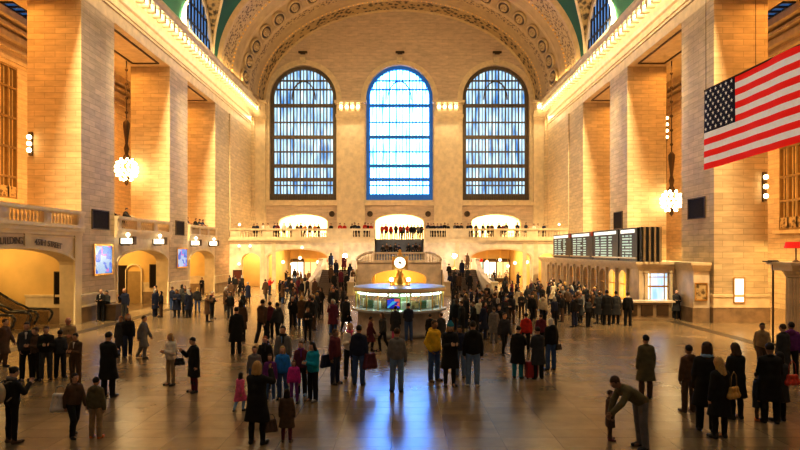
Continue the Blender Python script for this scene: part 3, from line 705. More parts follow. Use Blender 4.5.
# ------------------------------------------------------------------ pier panels, screens, doors
def panel(name, mpf, u0, u1, z0, z1, w, mt, fr, label, cat, fw=.06, part='panel'):
    c = Vector(mpf((u0+u1)/2, w, (z0+z1)/2)); t = empty(name, c); tag(t, label, cat)
    m = MB(); m.ubox(mpf, u0, u1, w-.03, w, z0, z1); m.build(part, mt, t)
    m = MB()
    for (a, b_, c_, d_) in ((u0-fw, u1+fw, z0-fw, z0), (u0-fw, u1+fw, z1, z1+fw), (u0-fw, u0, z0, z1), (u1, u1+fw, z0, z1)): m.ubox(mpf, a, b_, w-.07, w, c_, d_)
    m.build('frame', fr, t); return t
def side_uz(px, py):   # pixel on the hall side plane
    X = (18.2 if px > 400 else -18.2); d = (X-CX)*F/(px-VX); return d, CZ+(VY-py)*d/F
BLK = mat('dark_bronze_grille', (.022, .015, .01), .6, 0, scale=20, var=.5); BLK.node_tree.nodes['Principled BSDF'].inputs['Specular IOR Level'].default_value = .08
d0, z0 = side_uz(92, 228); d1, z1 = side_uz(108, 212)
panel('grille_panel', mpY(-1), d0, d1, z0, z1, 0, BLK, M['bronze'], 'black square panel high on the nearest left pier above the screen', 'panel')
d0, z0 = side_uz(175.5, 234.5); d1, z1 = side_uz(183.5, 222)
panel('grille_panel', mpY(-1), d0, d1, z0, z1, 0, BLK, M['bronze'], 'small black square panel on the second left pier above its screen', 'panel')
d0, z0 = side_uz(705, 217); d1, z1 = side_uz(689, 200)
panel('grille_panel', mpY(1), d0, d1, z0, z1, 0, BLK, M['bronze'], 'black square panel on the nearest right pier below the flag', 'panel')
d0, z0 = side_uz(622.5, 228); d1, z1 = side_uz(614.5, 213)
panel('grille_panel', mpY(1), d0, d1, z0, z1, 0, BLK, M['bronze'], 'small black square panel on the second right pier above the departure board', 'panel')
d0, z0 = side_uz(93.5, 274); d1, z1 = side_uz(110.5, 246)
panel('advert_screen', mpY(-1), d0, d1, z0, z1, -.06, LED, M['gold'], 'large glowing blue and pink advert screen on the nearest left pier', 'screen', .12)
d0, z0 = side_uz(176.5, 267); d1, z1 = side_uz(186, 249)
panel('advert_screen', mpY(-1), d0, d1, z0, z1, -.06, LED, M['gold'], 'smaller glowing blue advert screen on the second left pier', 'screen', .1)
def facing_panel(name, px0, px1, py0, py1, d, mt, fr, label, cat, part='panel'):
    a = at(px0, py1, d); b = at(px1, py0, d)
    return panel(name, mpX(d), a.x, b.x, a.z, b.z, 0, mt, fr, label, cat, part=part)
facing_panel('information_sign', 55.5, 65, 272.5, 303, 32.86, BLK, M['bronze'], 'tall black sign on the yellow wall beside the escalators', 'sign')
facing_panel('information_sign', 150.5, 158.5, 265, 287, 45.4, BLK, M['bronze'], 'tall black sign on the yellow wall in the second left arch', 'sign')
facing_panel('passage_door', 115, 126.5, 266, 302, 45.4, BLK, M['bronze'], 'dark double door in the second left arch beside the screen pier', 'door')
facing_panel('poster', 233.5, 241.5, 270.5, 284, 61.17, mat('brown_poster', (.10, .025, .012), .4), M['bronze'], 'small dark red poster on the wall left of the far left arch', 'poster')
facing_panel('picture_frame', 695.5, 706, 284, 299.5, 33.1, M['ornate2'], M['gold'], 'gilt framed panel on the ticket pavilion beside the pier', 'panel')
facing_panel('lit_window', 734, 743.5, 278.5, 302, 32.86, emis('cool_lit_window', (.85, .95, .8), 1.1), M['gold'], 'narrow bright window in the base of the nearest right pier', 'window', part='pane')
# niche: small arched opening
mp_n = mpX(45.45); t = empty('arched_niche', (CX+(133-VX)/12.6, 45.4, 1)); tag(t, 'cream half round arched niche in the second left arch', 'niche')
x = CX+(134-VX)/12.6; m = MB(); arch_ring(m, mp_n, x, .55, 0, 2.5, .5, .12, -.12, 0); m.build('surround', M['cream'], t); m = MB(); m.box(x-.55, x+.55, 45.38, 45.44, 0, 2.5); m.build('recess', mat('shadow_plaster', (.35, .24, .1)), t)

# carved lettering above the left arch, one mesh per inscription
def letters(name, txt, u0, u1, zf, size, label):
    size *= 1.45
    mb = MB(); n = len(txt)
    for i, ch in enumerate(txt):
        if ch == ' ': continue
        cu = bpy.data.curves.new('glyph', 'FONT'); cu.body = ch; cu.size = size; cu.extrude = .012; cu.align_x = 'CENTER'
        o = bpy.data.objects.new('glyph', cu); COL.objects.link(o); dg = bpy.context.evaluated_depsgraph_get(); me = bpy.data.meshes.new_from_object(o.evaluated_get(dg))
        u = u0+(u1-u0)*(i+.5)/n; z, sl = zf(u); a = math.atan(sl)
        vs = []
        for v in me.vertices:
            x, y = v.co.x*cos(a)-v.co.y*sin(a), v.co.x*sin(a)+v.co.y*cos(a)
            vs.append((-18.2+.03+v.co.z, u+x, z+y))
        mb.add(vs, [tuple(p.vertices) for p in me.polygons])
        bpy.data.objects.remove(o); bpy.data.curves.remove(cu); bpy.data.meshes.remove(me)
    o = mb.build(name, M['bronze']); tag(o, label, 'lettering'); return o
def arcz(u):
    s = (u-27.6)/6.5; return 4.50-.95*s*s, -2*.95*s/6.5
letters('carved_lettering', 'BUILDING', 26.05, 27.75, arcz, .32, 'dark carved lettering reading BUILDING above the escalator arch')
letters('carved_lettering', '45TH STREET', 28.7, 30.95, arcz, .30, 'dark carved lettering reading 45TH STREET above the escalator arch')

# track sign lanterns along the left arcade, and a few bare bulbs above them
for i, (px, py) in enumerate(((128, 241), (160, 241.5), (196, 243), (214, 243.5))):
    X = -17.75; d = (X-CX)*F/(px-VX); p = Vector((X, d, CZ+(VY-py)*d/F)); s = .42 if i < 2 else .4
    t = empty('track_lantern', p); tag(t, 'glowing box lantern on a dark bracket above the left arcade, %s from the left' % ['first', 'second', 'third', 'fourth'][i], 'lantern', 'box lanterns over the left arcade')
    m = MB(); m.box(p.x-s, p.x+s, d-.18, d+.18, p.z-.18, p.z+.18); m.build('glass_box', M['lantern'], t)
    m = MB()
    for xx in (-s, s): m.box(p.x+xx-.04, p.x+xx+.04, d-.21, d+.21, p.z-.22, p.z+.3)
    m.box(p.x-s, p.x+s, d-.21, d+.21, p.z-.24, p.z-.18); m.box(p.x-s, p.x+s, d-.21, d+.21, p.z+.18, p.z+.22); m.box(-18.2, p.x+.1, d-.05, d+.05, p.z-.3, p.z-.24)
    m.build('bracket', M['bronze'], t)
    m = MB(); m.sphere((p.x, d, p.z+.42), .14, 8); m.tube((p.x, d, p.z+.2), (p.x, d, p.z+.34), .04); m.build('globe', M['lantern'], t, True)
for px, py in ((117, 241), (149, 241), (151, 240), (205, 241), (206, 245)):
    pass
# small downlights over the left arches of the far balcony
for i, (px, py) in enumerate(((239, 246), (250, 246), (272, 248), (302, 247.5), (239, 264), (233, 224), (566, 224))):
    if i == 5: p = Vector((-17.6, 63, 7.0))
    elif i == 6: p = Vector((17.6, 63, 7.0))
    else: p = at(px, py, 61.0)
    if i == 2: continue
    t = empty('wall_lamp', p); tag(t, ['small round wall lamp left of the far left arch, outermost', 'small round wall lamp left of the far left arch, second', '', 'small wall lamp above the crown of the far left arch', 'low wall lamp over the dark red poster', 'bright wall lamp at the left end of the far balcony', 'bright wall lamp at the right end of the far balcony'][i], 'lamp')
    m = MB(); m.sphere(p, .14, 8); m.build('globe', M['lantern'], t, True); m = MB(); m.tube(p, p+Vector((0, .25, 0)) if i < 5 else p+Vector((.5 if i == 6 else -.5, 0, 0)), .05); m.build('bracket', M['gold'], t)

# tall gilt torch sconces in the far corners of the balcony
for s, nm in ((-1, 'left'), (1, 'right')):
    p = at(243 if s < 0 else 554, 222, 69.5); t = empty('torchere', (p.x, p.y, 5.42)); tag(t, 'tall gilt torchere standing at the %s corner of the far balcony' % nm, 'torchere')
    m = MB(); m.lathe((p.x, p.y, 5.42), [(.4, 0), (.4, .2), (.15, .4), (.12, 2.2), (.3, 2.4), (.1, 2.6)], 12); m.build('stand', M['gold'], t, True)
    for k in (-1, 1): m = MB(); m.path([(p.x, p.y, 7.6), (p.x+k*.35, p.y, 7.9), (p.x+k*.4, p.y, 9.3)], .05); m.sphere((p.x+k*.4, p.y, 9.4), .12, 6); m.build('arm', M['gold'], t)

# ------------------------------------------------------------------ chandeliers and sconces
def chandelier(c, r, rodz, label):
    t = empty('globe_chandelier', c); tag(t, label, 'chandelier')
    m = MB(); m.sphere((0, 0, 0), 1, 6); bme = None; first = None
    mb = MB(); mb.sphere((0, 0, 0), .105, 7); first = mb.build('bulb', M['chbulb'], None, True); first.parent = t
    n = 0
    for j, (zz, k) in enumerate(((-.85, 5), (-.5, 10), (-.15, 13), (.2, 13), (.55, 10), (.85, 5))):
        rr = r*sqrt(1-zz*zz)
        for i in range(k):
            a = 2*pi*i/k+j*.3; loc = Vector((rr*cos(a), rr*sin(a), zz*r*1.15))
            if n == 0: first.location = loc
            else:
                o = first.copy(); COL.objects.link(o); o.location = loc
            n += 1
    m = MB()
    for j, (zz, k) in enumerate(((-.5, 10), (-.15, 13), (.2, 13), (.55, 10))): m.torus((c.x, c.y, c.z+zz*r*1.15), (r-.1)*sqrt(1-zz*zz), .04, n=24, m=6)
    m.build('ring_frame', M['gold'], t)
    m = MB(); m.tube((c.x, c.y, c.z+r), (c.x, c.y, rodz), .045, n=8)
    z = c.z+r+.2
    while z < rodz-.5: m.lathe((c.x, c.y, z), [(.05, 0), (.13, .12), (.05, .25)], 8); z += 1.1
    m.lathe((c.x, c.y, c.z+r*.9), [(.4, 0), (.25, .25), (.12, .5), (.2, .9), (.1, 1.3), (.24, 2.6), (.24, 2.9), (.1, 3.1)], 12)
    m.lathe((c.x, c.y, c.z-r*1.6), [(.02, 0), (.15, .2), (.1, .4), (.35, .6)], 10); m.build('stem', M['bronze'], t, True)
p = at(126.5, 169.5, 44.2); chandelier(p, .78, 18.8, 'globe chandelier of glowing bulbs hanging in the left gallery')
p = at(671.5, 201, 44.2); chandelier(p, .74, 18.8, 'globe chandelier of glowing bulbs hanging in the right gallery')
p = at(667, 127, 47); 
for i, (px, py0, py1, d, nm) in enumerate(((29, 137, 150, 32.7, 'on the nearest left pier'), (766, 177, 196, 32.7, 'on the nearest right pier below the flag'), (667, 118, 137, 50, 'high in the right gallery beside the chandelier rod'))):
    a = at(px, py0, d); b = at(px, py1, d); t = empty('wall_sconce', a); tag(t, 'vertical wall sconce of bright bulbs '+nm, 'sconce')
    n = 3 if i < 2 else 4
    for k in range(n): q = a.lerp(b, k/(n-1)); m = MB(); m.sphere(q, .13, 8); m.build('bulb', M['chbulb'], t, True)
    m = MB(); m.box(a.x-.1, a.x+.1, d+.08, d+.2, b.z-.3, a.z+.3)
    if i == 2: m.tube((a.x, d+.14, b.z-4), (a.x, d+.14, 18.8), .05)
    m.build('backplate', M['bronze'], t)

# ------------------------------------------------------------------ escalators at the far left
for k, yy in enumerate((28.9, 30.7, 32.0)):
    if k == 2: continue
    t = empty('escalator', (-19.6, yy, 0)); tag(t, ['nearer escalator with dark rubber handrails behind the left arch', 'farther escalator beside the yellow wall behind the left arch'][k], 'escalator')
    def ep(u, z, w): return (-19.3-u, yy+w, z)
    prof = [(0, 0), (.9, 0), (5.5, 2.75), (7.6, 3.9), (7.9, 3.9)]
    m = MB()
    for i in range(22):
        u = .9+i*.3; z = max(0, (u-.9)*.59); m.box(-19.3-u-.3, -19.3-u, yy-.5, yy+.5, max(0, z-.25), z+.06)
    m.build('steps', M['steel'], t)
    for w in (-.62, .62):
        m = MB(); a = [ep(-.2, .12, w), ep(.9, .12, w), ep(7.4, 3.95, w)]; b = [ep(-.2, .85, w), ep(.9, .88, w), ep(7.4, 4.7, w)]
        for i in range(2):
            vs = []
            for p_ in (a[i], a[i+1], b[i+1], b[i]): vs += [(p_[0], p_[1]-.04, p_[2]), (p_[0], p_[1]+.04, p_[2])]
            m.add(vs, [(0,2,4,6),(1,7,5,3),(0,1,3,2),(4,5,7,6),(0,6,7,1),(2,3,5,4)])
        m.build('side_panel', M.setdefault('esc', mat('golden_steel_panel', (.55, .40, .20), .25, .8)), t)
        m = MB(); m.path([ep(-.35, .55, w), ep(-.42, .75, w), ep(-.3, .93, w), ep(-.1, .98, w), ep(.9, 1.0, w), ep(2, 1.55, w), ep(7.4, 4.85, w)], .06); m.path([ep(-.35, .55, w), ep(-.2, .3, w)], .06); m.build('handrail', M['rubber'], t, True)
    m = MB(); m.box(-28, -19.2, yy-.75, yy-.68, 0, .4); 
    vs = [(-20.2, yy-.7, 0), (-27, yy-.7, 0), (-27, yy-.7, 4.0), (-20.2, yy-.7, .1), (-20.2, yy+.7, 0), (-27, yy+.7, 0), (-27, yy+.7, 4.0), (-20.2, yy+.7, .1)]
    m = MB(); m.add(vs, [(0,1,2,3),(7,6,5,4),(0,4,5,1)]); m.build('truss_cladding', M['bronze'], t)

# ------------------------------------------------------------------ ticket pavilion on the right
TX = 14.9; Y0 = 35.3; Y1 = 60.0
t = empty('ticket_pavilion', (16.6, 45, 0)); tag(t, 'long low marble ticket office pavilion along the right side', 'ticket office')
mpt = lambda u, w, z: (TX+w, u, z)
m = MB(); arcs = [(a, .62, .95, 2.35, .5) for a in (38.0, 39.9, 41.8, 43.7, 45.6, 47.5, 49.4, 51.3, 53.2, 55.1, 57.0)]
arch_wall(m, mpt, Y0+.4, Y1, 0, 3.0, .4, arcs, n=14)
m.box(TX+.38, 18.15, Y0, Y0+.4, 0, 1.15); m.box(TX, 15.4, Y0, Y0+.4, 0, 3.0); m.box(16.75, 18.15, Y0, Y0+.4, 1.15, 3.0); m.box(15.4, 16.75, Y0, Y0+.4, 2.75, 3.0); m.box(15.3, 15.4, Y0, Y0+.4, 1.15, 3)
m.build('front_wall', M['marble'], t)
m = MB(); m.box(TX-.12, 18.15, Y0-.12, Y1, 3.0, 3.15); m.box(TX-.25, 18.15, Y0-.25, Y1, 3.15, 3.32); m.box(TX-.36, 18.15, Y0-.36, Y1, 3.32, 3.48); m.box(17.05, 18.08, 33.05, 35.3, 3.0, 3.15); m.box(16.98, 18.08, 32.98, 35.3, 3.15, 3.32); m.box(16.9, 18.08, 32.9, 35.3, 3.32, 3.48); m.build('cornice', M['trim'], t)
m = MB(); m.box(17.15, 18.08, 33.15, 35.3, 0, 3.0); m.build('end_bay', M['marble'], t)
m = MB(); m.box(17.08, 18.08, 33.1, 35.3, 0, .85); m.build('dado', M['dado2'], t); m = MB(); m.box(TX-.08, 15.4, Y0-.08, Y0+.4, 0, .85); m.build('dado', M['dado2'], t)
for a in arcs: m = MB(); m.box(TX-.12, TX+.02, a[0]-1.06, a[0]-.84, .0, 2.75); m.box(TX-.18, TX+.02, a[0]-1.12, a[0]-.78, 2.75, 3.0); m.box(TX-.18, TX+.02, a[0]-1.12, a[0]-.78, 0, .2); m.build('pilaster', M['trim'], t)
for xx in (14.95, 15.3, 16.85): m = MB(); m.box(xx-.1, xx+.1, Y0-.1, Y0+.02, .2, 2.85); m.box(xx-.14, xx+.14, Y0-.14, Y0, 2.8, 3.0); m.build('pilaster', M['trim'], t)
for j, a in enumerate(arcs):
    lit = j == 0 or j == 1
    m = MB(); m.box(TX+.35, TX+.4, a[0]-.62, a[0]+.62, .95, 2.9); m.build('ticket_window', M.setdefault('amberlit', emis('amber_window_glow', (1, .66, .22), 2.6)) if lit else M.setdefault('dimwin', emis('dim_brown_window', (.5, .25, .08), .25)), t)
    m = MB(); m.box(TX+.1, TX+.2, a[0]-.03, a[0]+.03, .95, 2.8); m.box(TX+.1, TX+.2, a[0]-.6, a[0]+.6, 1.9, 1.96); m.box(TX-.1, TX+.4, a[0]-.62, a[0]+.62, .9, .98); m.build('window_grille', M['gold'], t)
LW = pane_mat('cool_shop_glass', 1.25, ((.25, .45, .9), (.95, 1, .9)))
m = MB(); m.box(15.4, 16.75, Y0+.2, Y0+.24, 1.15, 2.75); m.build('lit_window', LW, t)
m = MB()
for xx in (15.4, 15.62, 16.5, 16.72): m.box(xx-.02, xx+.03, Y0+.1, Y0+.18, 1.15, 2.75)
m.box(15.4, 16.75, Y0+.08, Y0+.18, 1.9, 2.0); m.box(15.4, 16.75, Y0+.08, Y0+.18, 2.5, 2.55); m.build('window_frame', M['gold'], t)
tc_ = empty('service_counter', (14.8, 34.4, 0)); tag(tc_, 'low dark marble service counter in front of the bright ticket window', 'counter')
m = MB(); m.box(12.4, 16.3, 34.0, 34.7, .0, 1.08); m.box(12.3, 16.4, 33.9, 34.8, 0, .15); m.build('body', M['dado'], tc_)
m = MB(); m.box(12.25, 16.45, 33.85, 34.85, 1.08, 1.18); m.build('top', M['marble'], tc_)
m = MB()
for i in range(4): m.box(12.6+i*.93, 13.3+i*.93, 33.95, 34.0, .3, .95)
m.build('front_panel', M['bronze'], tc_)
# departure boards standing on the cornice
bd_on = emis('board_row_glow', (.62, .85, .75), .5); bd_hd = emis('board_header_glow', (.95, 1, .92), .9)
ends = [(636, 648), (599, 632), (576, 601), (557, 578)]
Y_ = 35.6
for i in range(4):
    y0 = [35.65, 38.75, 44.3, 49.9][i]; y1 = [38.0, 43.2, 48.8, 54.6][i]
    t = empty('departure_board', (TX+.5, (y0+y1)/2, 3.48)); tag(t, 'lit departure board above the ticket windows, %s from the right' % ['first and narrowest', 'second', 'third', 'fourth'][i], 'board', 'departure boards above the ticket windows')
    m = MB(); m.box(TX-.1, TX+.9, y0-.25, y1+.25, 3.49, 5.6); cb_ = m.build('cabinet', M['black'], t); n0_ = set(bpy.data.objects)
    m = MB(); m.box(TX-.16, TX-.1, y0+.1, y1-.1, 5.28, 5.5); m.build('header_light', bd_hd, t)
    m = MB(); nr = 8
    for r_ in range(nr):
        z = 5.05-r_*.185; y = y0+.3
        cols = ((.0, .22), (.30, .62), (.70, .86))
        for (ca, cb) in cols:
            a_ = y1-.3-(y1-y0-.6)*ca; L = (y1-y0-.6)*(cb-ca)*random.choice([.6, .8, 1, .9])
            u = a_
            while u > a_-L: m.box(TX-.13, TX-.1, u-.12, u, z, z+.1); u -= .16
    m.build('text_row', bd_on, t)
    m = MB(); m.box(TX-.2, TX-.1, y0-.3, y1+.3, 3.66, 3.74); m.build('rail', M['steel'], t)
    for o in set(bpy.data.objects)-n0_: o.parent = cb_; o.matrix_parent_inverse = Matrix.Identity(4)
# fin wall at the board's near end
t = empty('board_end_panel', (15.5, 35.1, 3.48)); tag(t, 'dark finned end panel closing the departure boards at the near end', 'panel')
m = MB(); m.box(TX, TX+1.25, 35.0, 35.35, 3.48, 5.62); m.build('panel', M['black'], t)
m = MB()
for i in range(4): m.box(TX+.08+i*.32, TX+.2+i*.32, 34.85, 35.0, 3.48, 5.6)
m.build('fin', M['steel'], t)
p = at(592, 233.5, 0); 
for k, y in enumerate((43.75, 49.35)):
    t = empty('small_sign', (TX, y, 3.48)); m = MB(); m.box(TX-.22, TX-.12, y-.24, y+.24, 5.25, 5.6); m.build('sign_face', M.setdefault('dkred', mat('dark_red_panel', (.28, .03, .02), .5)), t); m = MB(); m.box(TX-.12, TX+.4, y-.24, y+.24, 3.49, 5.6); m.build('post', M['black'], t); tag(t, 'small dark red sign between the departure boards, %s' % ['nearer one', 'farther one'][k], 'sign')

# ------------------------------------------------------------------ kiosk at far right edge
kp = at(796, 330, 25.0); t = empty('marble_kiosk', (kp.x+.3, 24.5, 0)); tag(t, 'marble kiosk corner with fluted column at the right edge', 'kiosk')
xk = at(786, 300, 24.6).x+.3
m = MB(); 
for a in range(16): m.tube((xk+.23*cos(a*pi/8), 24.6+.23*sin(a*pi/8), .3), (xk+.2*cos(a*pi/8), 24.6+.2*sin(a*pi/8), 3.0), .06, n=6)
m.lathe((xk, 24.6, 0), [(.4, 0), (.4, .2), (.3, .3), (.25, .32), (.22, 3.0), (.3, 3.05), (.3, 3.12), (.42, 3.3)], 20); m.build('fluted_column', M['trim'], t)
m = MB(); m.box(xk-.3, xk+3, 24.2, 25.6, 3.3, 3.55); m.box(xk-.45, xk+3, 24.05, 25.7, 3.55, 3.68); m.build('entablature', M['trim'], t)
m = MB(); m.box(xk+.5, xk+3, 24.4, 25.5, 0, 3.3); m.build('wall_block', M['marble'], t)
p = at(796, 245, 24.8); t = empty('red_shade_lamp', (p.x, 24.8, 3.68)); tag(t, 'lamp with wide red shade standing on the kiosk at right edge', 'lamp')
m = MB(); m.lathe((p.x, 24.8, 0), [(.45, 4.28), (.38, 4.55)], 20); m.build('lamp_shade', M['red'], t)
m = MB(); m.tube((p.x, 24.8, 3.68), (p.x, 24.8, 4.5), .03); m.lathe((p.x, 24.8, 3.68), [(.15, 0), (.12, .05), (.03, .1)], 12); m.build('stem', M['bronze'], t)
p = at(773, 262, 25.5); t = empty('sign_stand', (p.x, 25.5, 0)); tag(t, 'slim dark post carrying a flat top beside the kiosk', 'stand')
m = MB(); m.tube((p.x, 25.5, 0), (p.x, 25.5, p.z), .04); m.lathe((p.x, 25.5, 0), [(.25, 0), (.22, .05), (.05, .08)], 14); m.build('post', M['bronze'], t)
m = MB(); m.box(p.x-.35, p.x+.15, 25.3, 25.7, p.z, p.z+.05); m.box(p.x-.12, p.x+.12, 25.32, 25.68, p.z+.05, p.z+.08); m.build('top_plate', M['black'], t)

# ------------------------------------------------------------------ planters on the left
p = at(95, 321, 33); 
for k, (px, fy, w, h, lab) in enumerate(((96, 320.5, .75, 1.0, 'low dark square planter in front of the nearest left pier'),)):
    x, d = ground(px, fy); x = max(x, -17.2); t = empty('planter', (x, d, 0)); tag(t, lab, 'planter')
    m = MB(); m.box(x-.55, x+.45, d-.1, d+.6, .05, .95); m.box(x-.6, x+.5, d-.15, d+.65, .85, .97); m.box(x-.5, x+.4, d-.05, d+.55, 0, .05); m.build('box', M['bronze'], t)

# ------------------------------------------------------------------ flag
A = Vector((CX+(704.5-VX)/22, 26.0, 0)); B = Vector((CX+(800-VX)/26.85, 21.3, 0)); D = (B-A); L = D.length; D = D/L
nrm = Vector((D.y, -D.x, 0))
if nrm.y > 0: nrm = -nrm
H = 3.6; LEN = 5.7
def fp(s, v, off=0):   # s along, v 0 top..1 bottom
    base = A+D*s; wv = .035*sin(s*1.9+v*1.2)+.012*sin(s*5)
    z = 11.43+.088*s-v*(H+.04*s/5)-.01*sin(s*2.2)*v
    q = base+nrm*(wv+off); return (q.x, q.y, z)
t = empty('flag', fp(0, 0)); tag(t, 'large red and white striped flag with starred blue canton hanging at upper right', 'flag')
CL = 1.75; ns = 60
for k in range(13):
    m = MB(); v0, v1 = k/13, (k+1)/13; s0 = CL if k < 7 else 0; vs = []
    for i in range(ns+1): s = s0+(LEN-s0)*i/ns; vs += [fp(s, v0), fp(s, v1)]
    m.add(vs, [(2*i, 2*i+2, 2*i+3, 2*i+1) for i in range(ns)])
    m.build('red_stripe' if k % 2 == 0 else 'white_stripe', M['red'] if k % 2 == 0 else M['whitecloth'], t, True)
m = MB(); vs = []
for i in range(31): s = CL*i/30; vs += [fp(s, 0), fp(s, 7/13)]
m.add(vs, [(2*i, 2*i+2, 2*i+3, 2*i+1) for i in range(30)]); m.build('canton', M['navy'], t, True)
for r_ in range(9):
    for c_ in range(6 if r_ % 2 == 0 else 5):
        u = (c_+.5)/6 if r_ % 2 == 0 else (c_+1)/6; v = (r_+.7)/9.4*7/13; vs = []
        o = Vector(fp(u*CL, v, .03))
        for k in range(10):
            rr = (.105 if k % 2 == 0 else .042); a = pi/2+k*pi/5; q = o+D*(rr*.8*cos(a))+Vector((0, 0, rr*sin(a))); vs.append(tuple(q))
        vs.append(tuple(o)); m = MB(); m.add(vs, [(10, k, (k+1) % 10) for k in range(10)]); m.build('star', M['whitecloth'], t)
m = MB(); m.tube(Vector(fp(0, 0)), Vector(fp(LEN, 0)), .04); 
for s in (.1, 2.8, 5.5): q = Vector(fp(s, 0)); m.tube(q, q+Vector((0, 0, 18)), .012, n=5)
m.build('hanging_rail', M['bronze'], t)
# ------------------------------------------------------------------ people: implicit-surface figures
class Field:
    def __init__(s, lo, hi, h):
        s.lo = np.array(lo, float); s.h = h; s.n = np.ceil((np.array(hi)-s.lo)/h).astype(int)+1
        s.ax = [s.lo[i]+h*np.arange(s.n[i]) for i in range(3)]; s.d = np.full(s.n, .5, np.float32)
    def sub(s, lo, hi):
        a = np.clip(np.floor((np.array(lo)-s.lo)/s.h).astype(int), 0, s.n-1); b = np.clip(np.ceil((np.array(hi)-s.lo)/s.h).astype(int)+1, 1, s.n)
        sl = tuple(slice(a[i], max(b[i], a[i]+1)) for i in range(3))
        g = np.meshgrid(*[s.ax[i][sl[i]] for i in range(3)], indexing='ij'); return sl, g
    def mix(s, sl, v, k, cut=False):
        d = s.d[sl]
        if cut: s.d[sl] = np.maximum(d, v); return
        h = np.clip(.5+.5*(d-v)/k, 0, 1); s.d[sl] = d*(1-h)+v*h-k*h*(1-h)
    def cap(s, a, b, ra, rb=None, k=.02):
        rb = ra if rb is None else rb; a = np.array(a, float); b = np.array(b, float); R = max(ra, rb)+k*1.5+s.h*2
        sl, (x, y, z) = s.sub(np.minimum(a, b)-R, np.maximum(a, b)+R)
        ab = b-a; L = max(ab@ab, 1e-9); t = np.clip(((x-a[0])*ab[0]+(y-a[1])*ab[1]+(z-a[2])*ab[2])/L, 0, 1)
        v = np.sqrt((x-a[0]-t*ab[0])**2+(y-a[1]-t*ab[1])**2+(z-a[2]-t*ab[2])**2)-(ra+(rb-ra)*t); s.mix(sl, v, k)
    def ell(s, c, r, R=None, k=.02):
        c = np.array(c, float); r = np.array(r, float); m = r.max()+k*1.5+s.h*2; sl, (x, y, z) = s.sub(c-m, c+m)
        p = np.stack([x-c[0], y-c[1], z-c[2]], -1)
        if R is not None: p = p @ R
        k0 = np.sqrt(((p/r)**2).sum(-1)); k1 = np.sqrt(((p/r**2)**2).sum(-1))+1e-9; s.mix(sl, k0*(k0-1)/k1, k)
    def cutplane(s, p, n):   # removes the side the normal points to
        g = np.meshgrid(*s.ax, indexing='ij'); n = np.array(n, float); n /= np.linalg.norm(n)
        s.d = np.maximum(s.d, (g[0]-p[0])*n[0]+(g[1]-p[1])*n[1]+(g[2]-p[2])*n[2]).astype(np.float32)
    def mesh(s):
        d = s.d; ins = d < 0
        cell = np.zeros(np.array(d.shape)-1, int); P = np.zeros(cell.shape+(3,)); C = np.zeros(cell.shape)
        cn = [(i, j, k) for i in (0, 1) for j in (0, 1) for k in (0, 1)]
        X, Y, Z = cell.shape
        sub = {c: d[c[0]:c[0]+X, c[1]:c[1]+Y, c[2]:c[2]+Z] for c in cn}
        for c in cn: cell += (sub[c] < 0)
        act = (cell > 0) & (cell < 8)
        for c in cn:
            for ax in range(3):
                if c[ax] == 0:
                    e = list(c); e[ax] = 1; e = tuple(e); a = sub[c]; b = sub[e]; cr = (a < 0) != (b < 0)
                    t = np.where(cr, a/np.where(cr, a-b, 1), 0)
                    for q in range(3): P[..., q] += np.where(cr, c[q]+(t if q == ax else 0), 0)
                    C += cr
        idx = -np.ones(cell.shape, int); w = np.argwhere(act); idx[act] = np.arange(len(w))
        V = (w+P[act]/C[act][:, None])*s.h+s.lo
        Fs = []
        for ax in range(3):
            u, v = (ax+1) % 3, (ax+2) % 3
            a = ins; sl0 = [slice(1, -1)]*3; sl0[ax] = slice(0, -1); sl1 = [slice(1, -1)]*3; sl1[ax] = slice(1, None)
            A = a[tuple(sl0)]; B = a[tuple(sl1)]; pos = np.argwhere(A != B)
            if not len(pos): continue
            off = np.ones(3, int); off[ax] = 0; pos = pos+off; fl = A[A != B] if False else A[tuple((pos-off).T)]
            du = np.zeros(3, int); du[u] = 1; dv = np.zeros(3, int); dv[v] = 1
            q = [idx[tuple((pos-du-dv).T)], idx[tuple((pos-dv).T)], idx[tuple(pos.T)], idx[tuple((pos-du).T)]]
            q = np.stack(q, 1); q[~fl] = q[~fl][:, ::-1]; Fs.append(q)
        Fq = np.concatenate(Fs); return V, Fq[(Fq >= 0).all(1)]
def fmesh(name, fields, mats, smooth=1):
    me = bpy.data.meshes.new(name); vs = []; fs = []; mi = []; o = 0
    for f, m in fields:
        V, Q = f.mesh() if isinstance(f, Field) else f
        vs.append(V); fs.append(Q+o); mi += [m]*len(Q); o += len(V)
    V = np.concatenate(vs); Q = np.concatenate(fs)
    me.vertices.add(len(V)); me.vertices.foreach_set('co', V.astype(np.float32).ravel())
    me.loops.add(Q.size); me.loops.foreach_set('vertex_index', Q.ravel().astype(np.int32))
    me.polygons.add(len(Q)); me.polygons.foreach_set('loop_start', np.arange(0, Q.size, 4, dtype=np.int32)); me.polygons.foreach_set('loop_total', np.full(len(Q), 4, np.int32))
    for m in mats: me.materials.append(m)
    me.polygons.foreach_set('material_index', np.array(mi, np.int32)); me.polygons.foreach_set('use_smooth', np.ones(len(Q), bool))
    me.update(); me.validate(); return me
MS = {'skin': objcol('skin', .5, .06, 20, 0), 'cloth': objcol('woven_cloth'), 'hair': objcol('hair', .6, .3, 60, .3), 'leather': objcol('leather', .35, .1, 20, .1, .5),
      'eye': mat('eye_dark', (.03, .02, .02), .2), 'lip': mat('lip', (.45, .12, .1), .5)}
def nv(v): v = np.array(v, float); return v/np.linalg.norm(v)
def rx(a): return np.array([[1, 0, 0], [0, cos(a), -sin(a)], [0, sin(a), cos(a)]])
def rz(a): return np.array([[cos(a), -sin(a), 0], [sin(a), cos(a), 0], [0, 0, 1]])
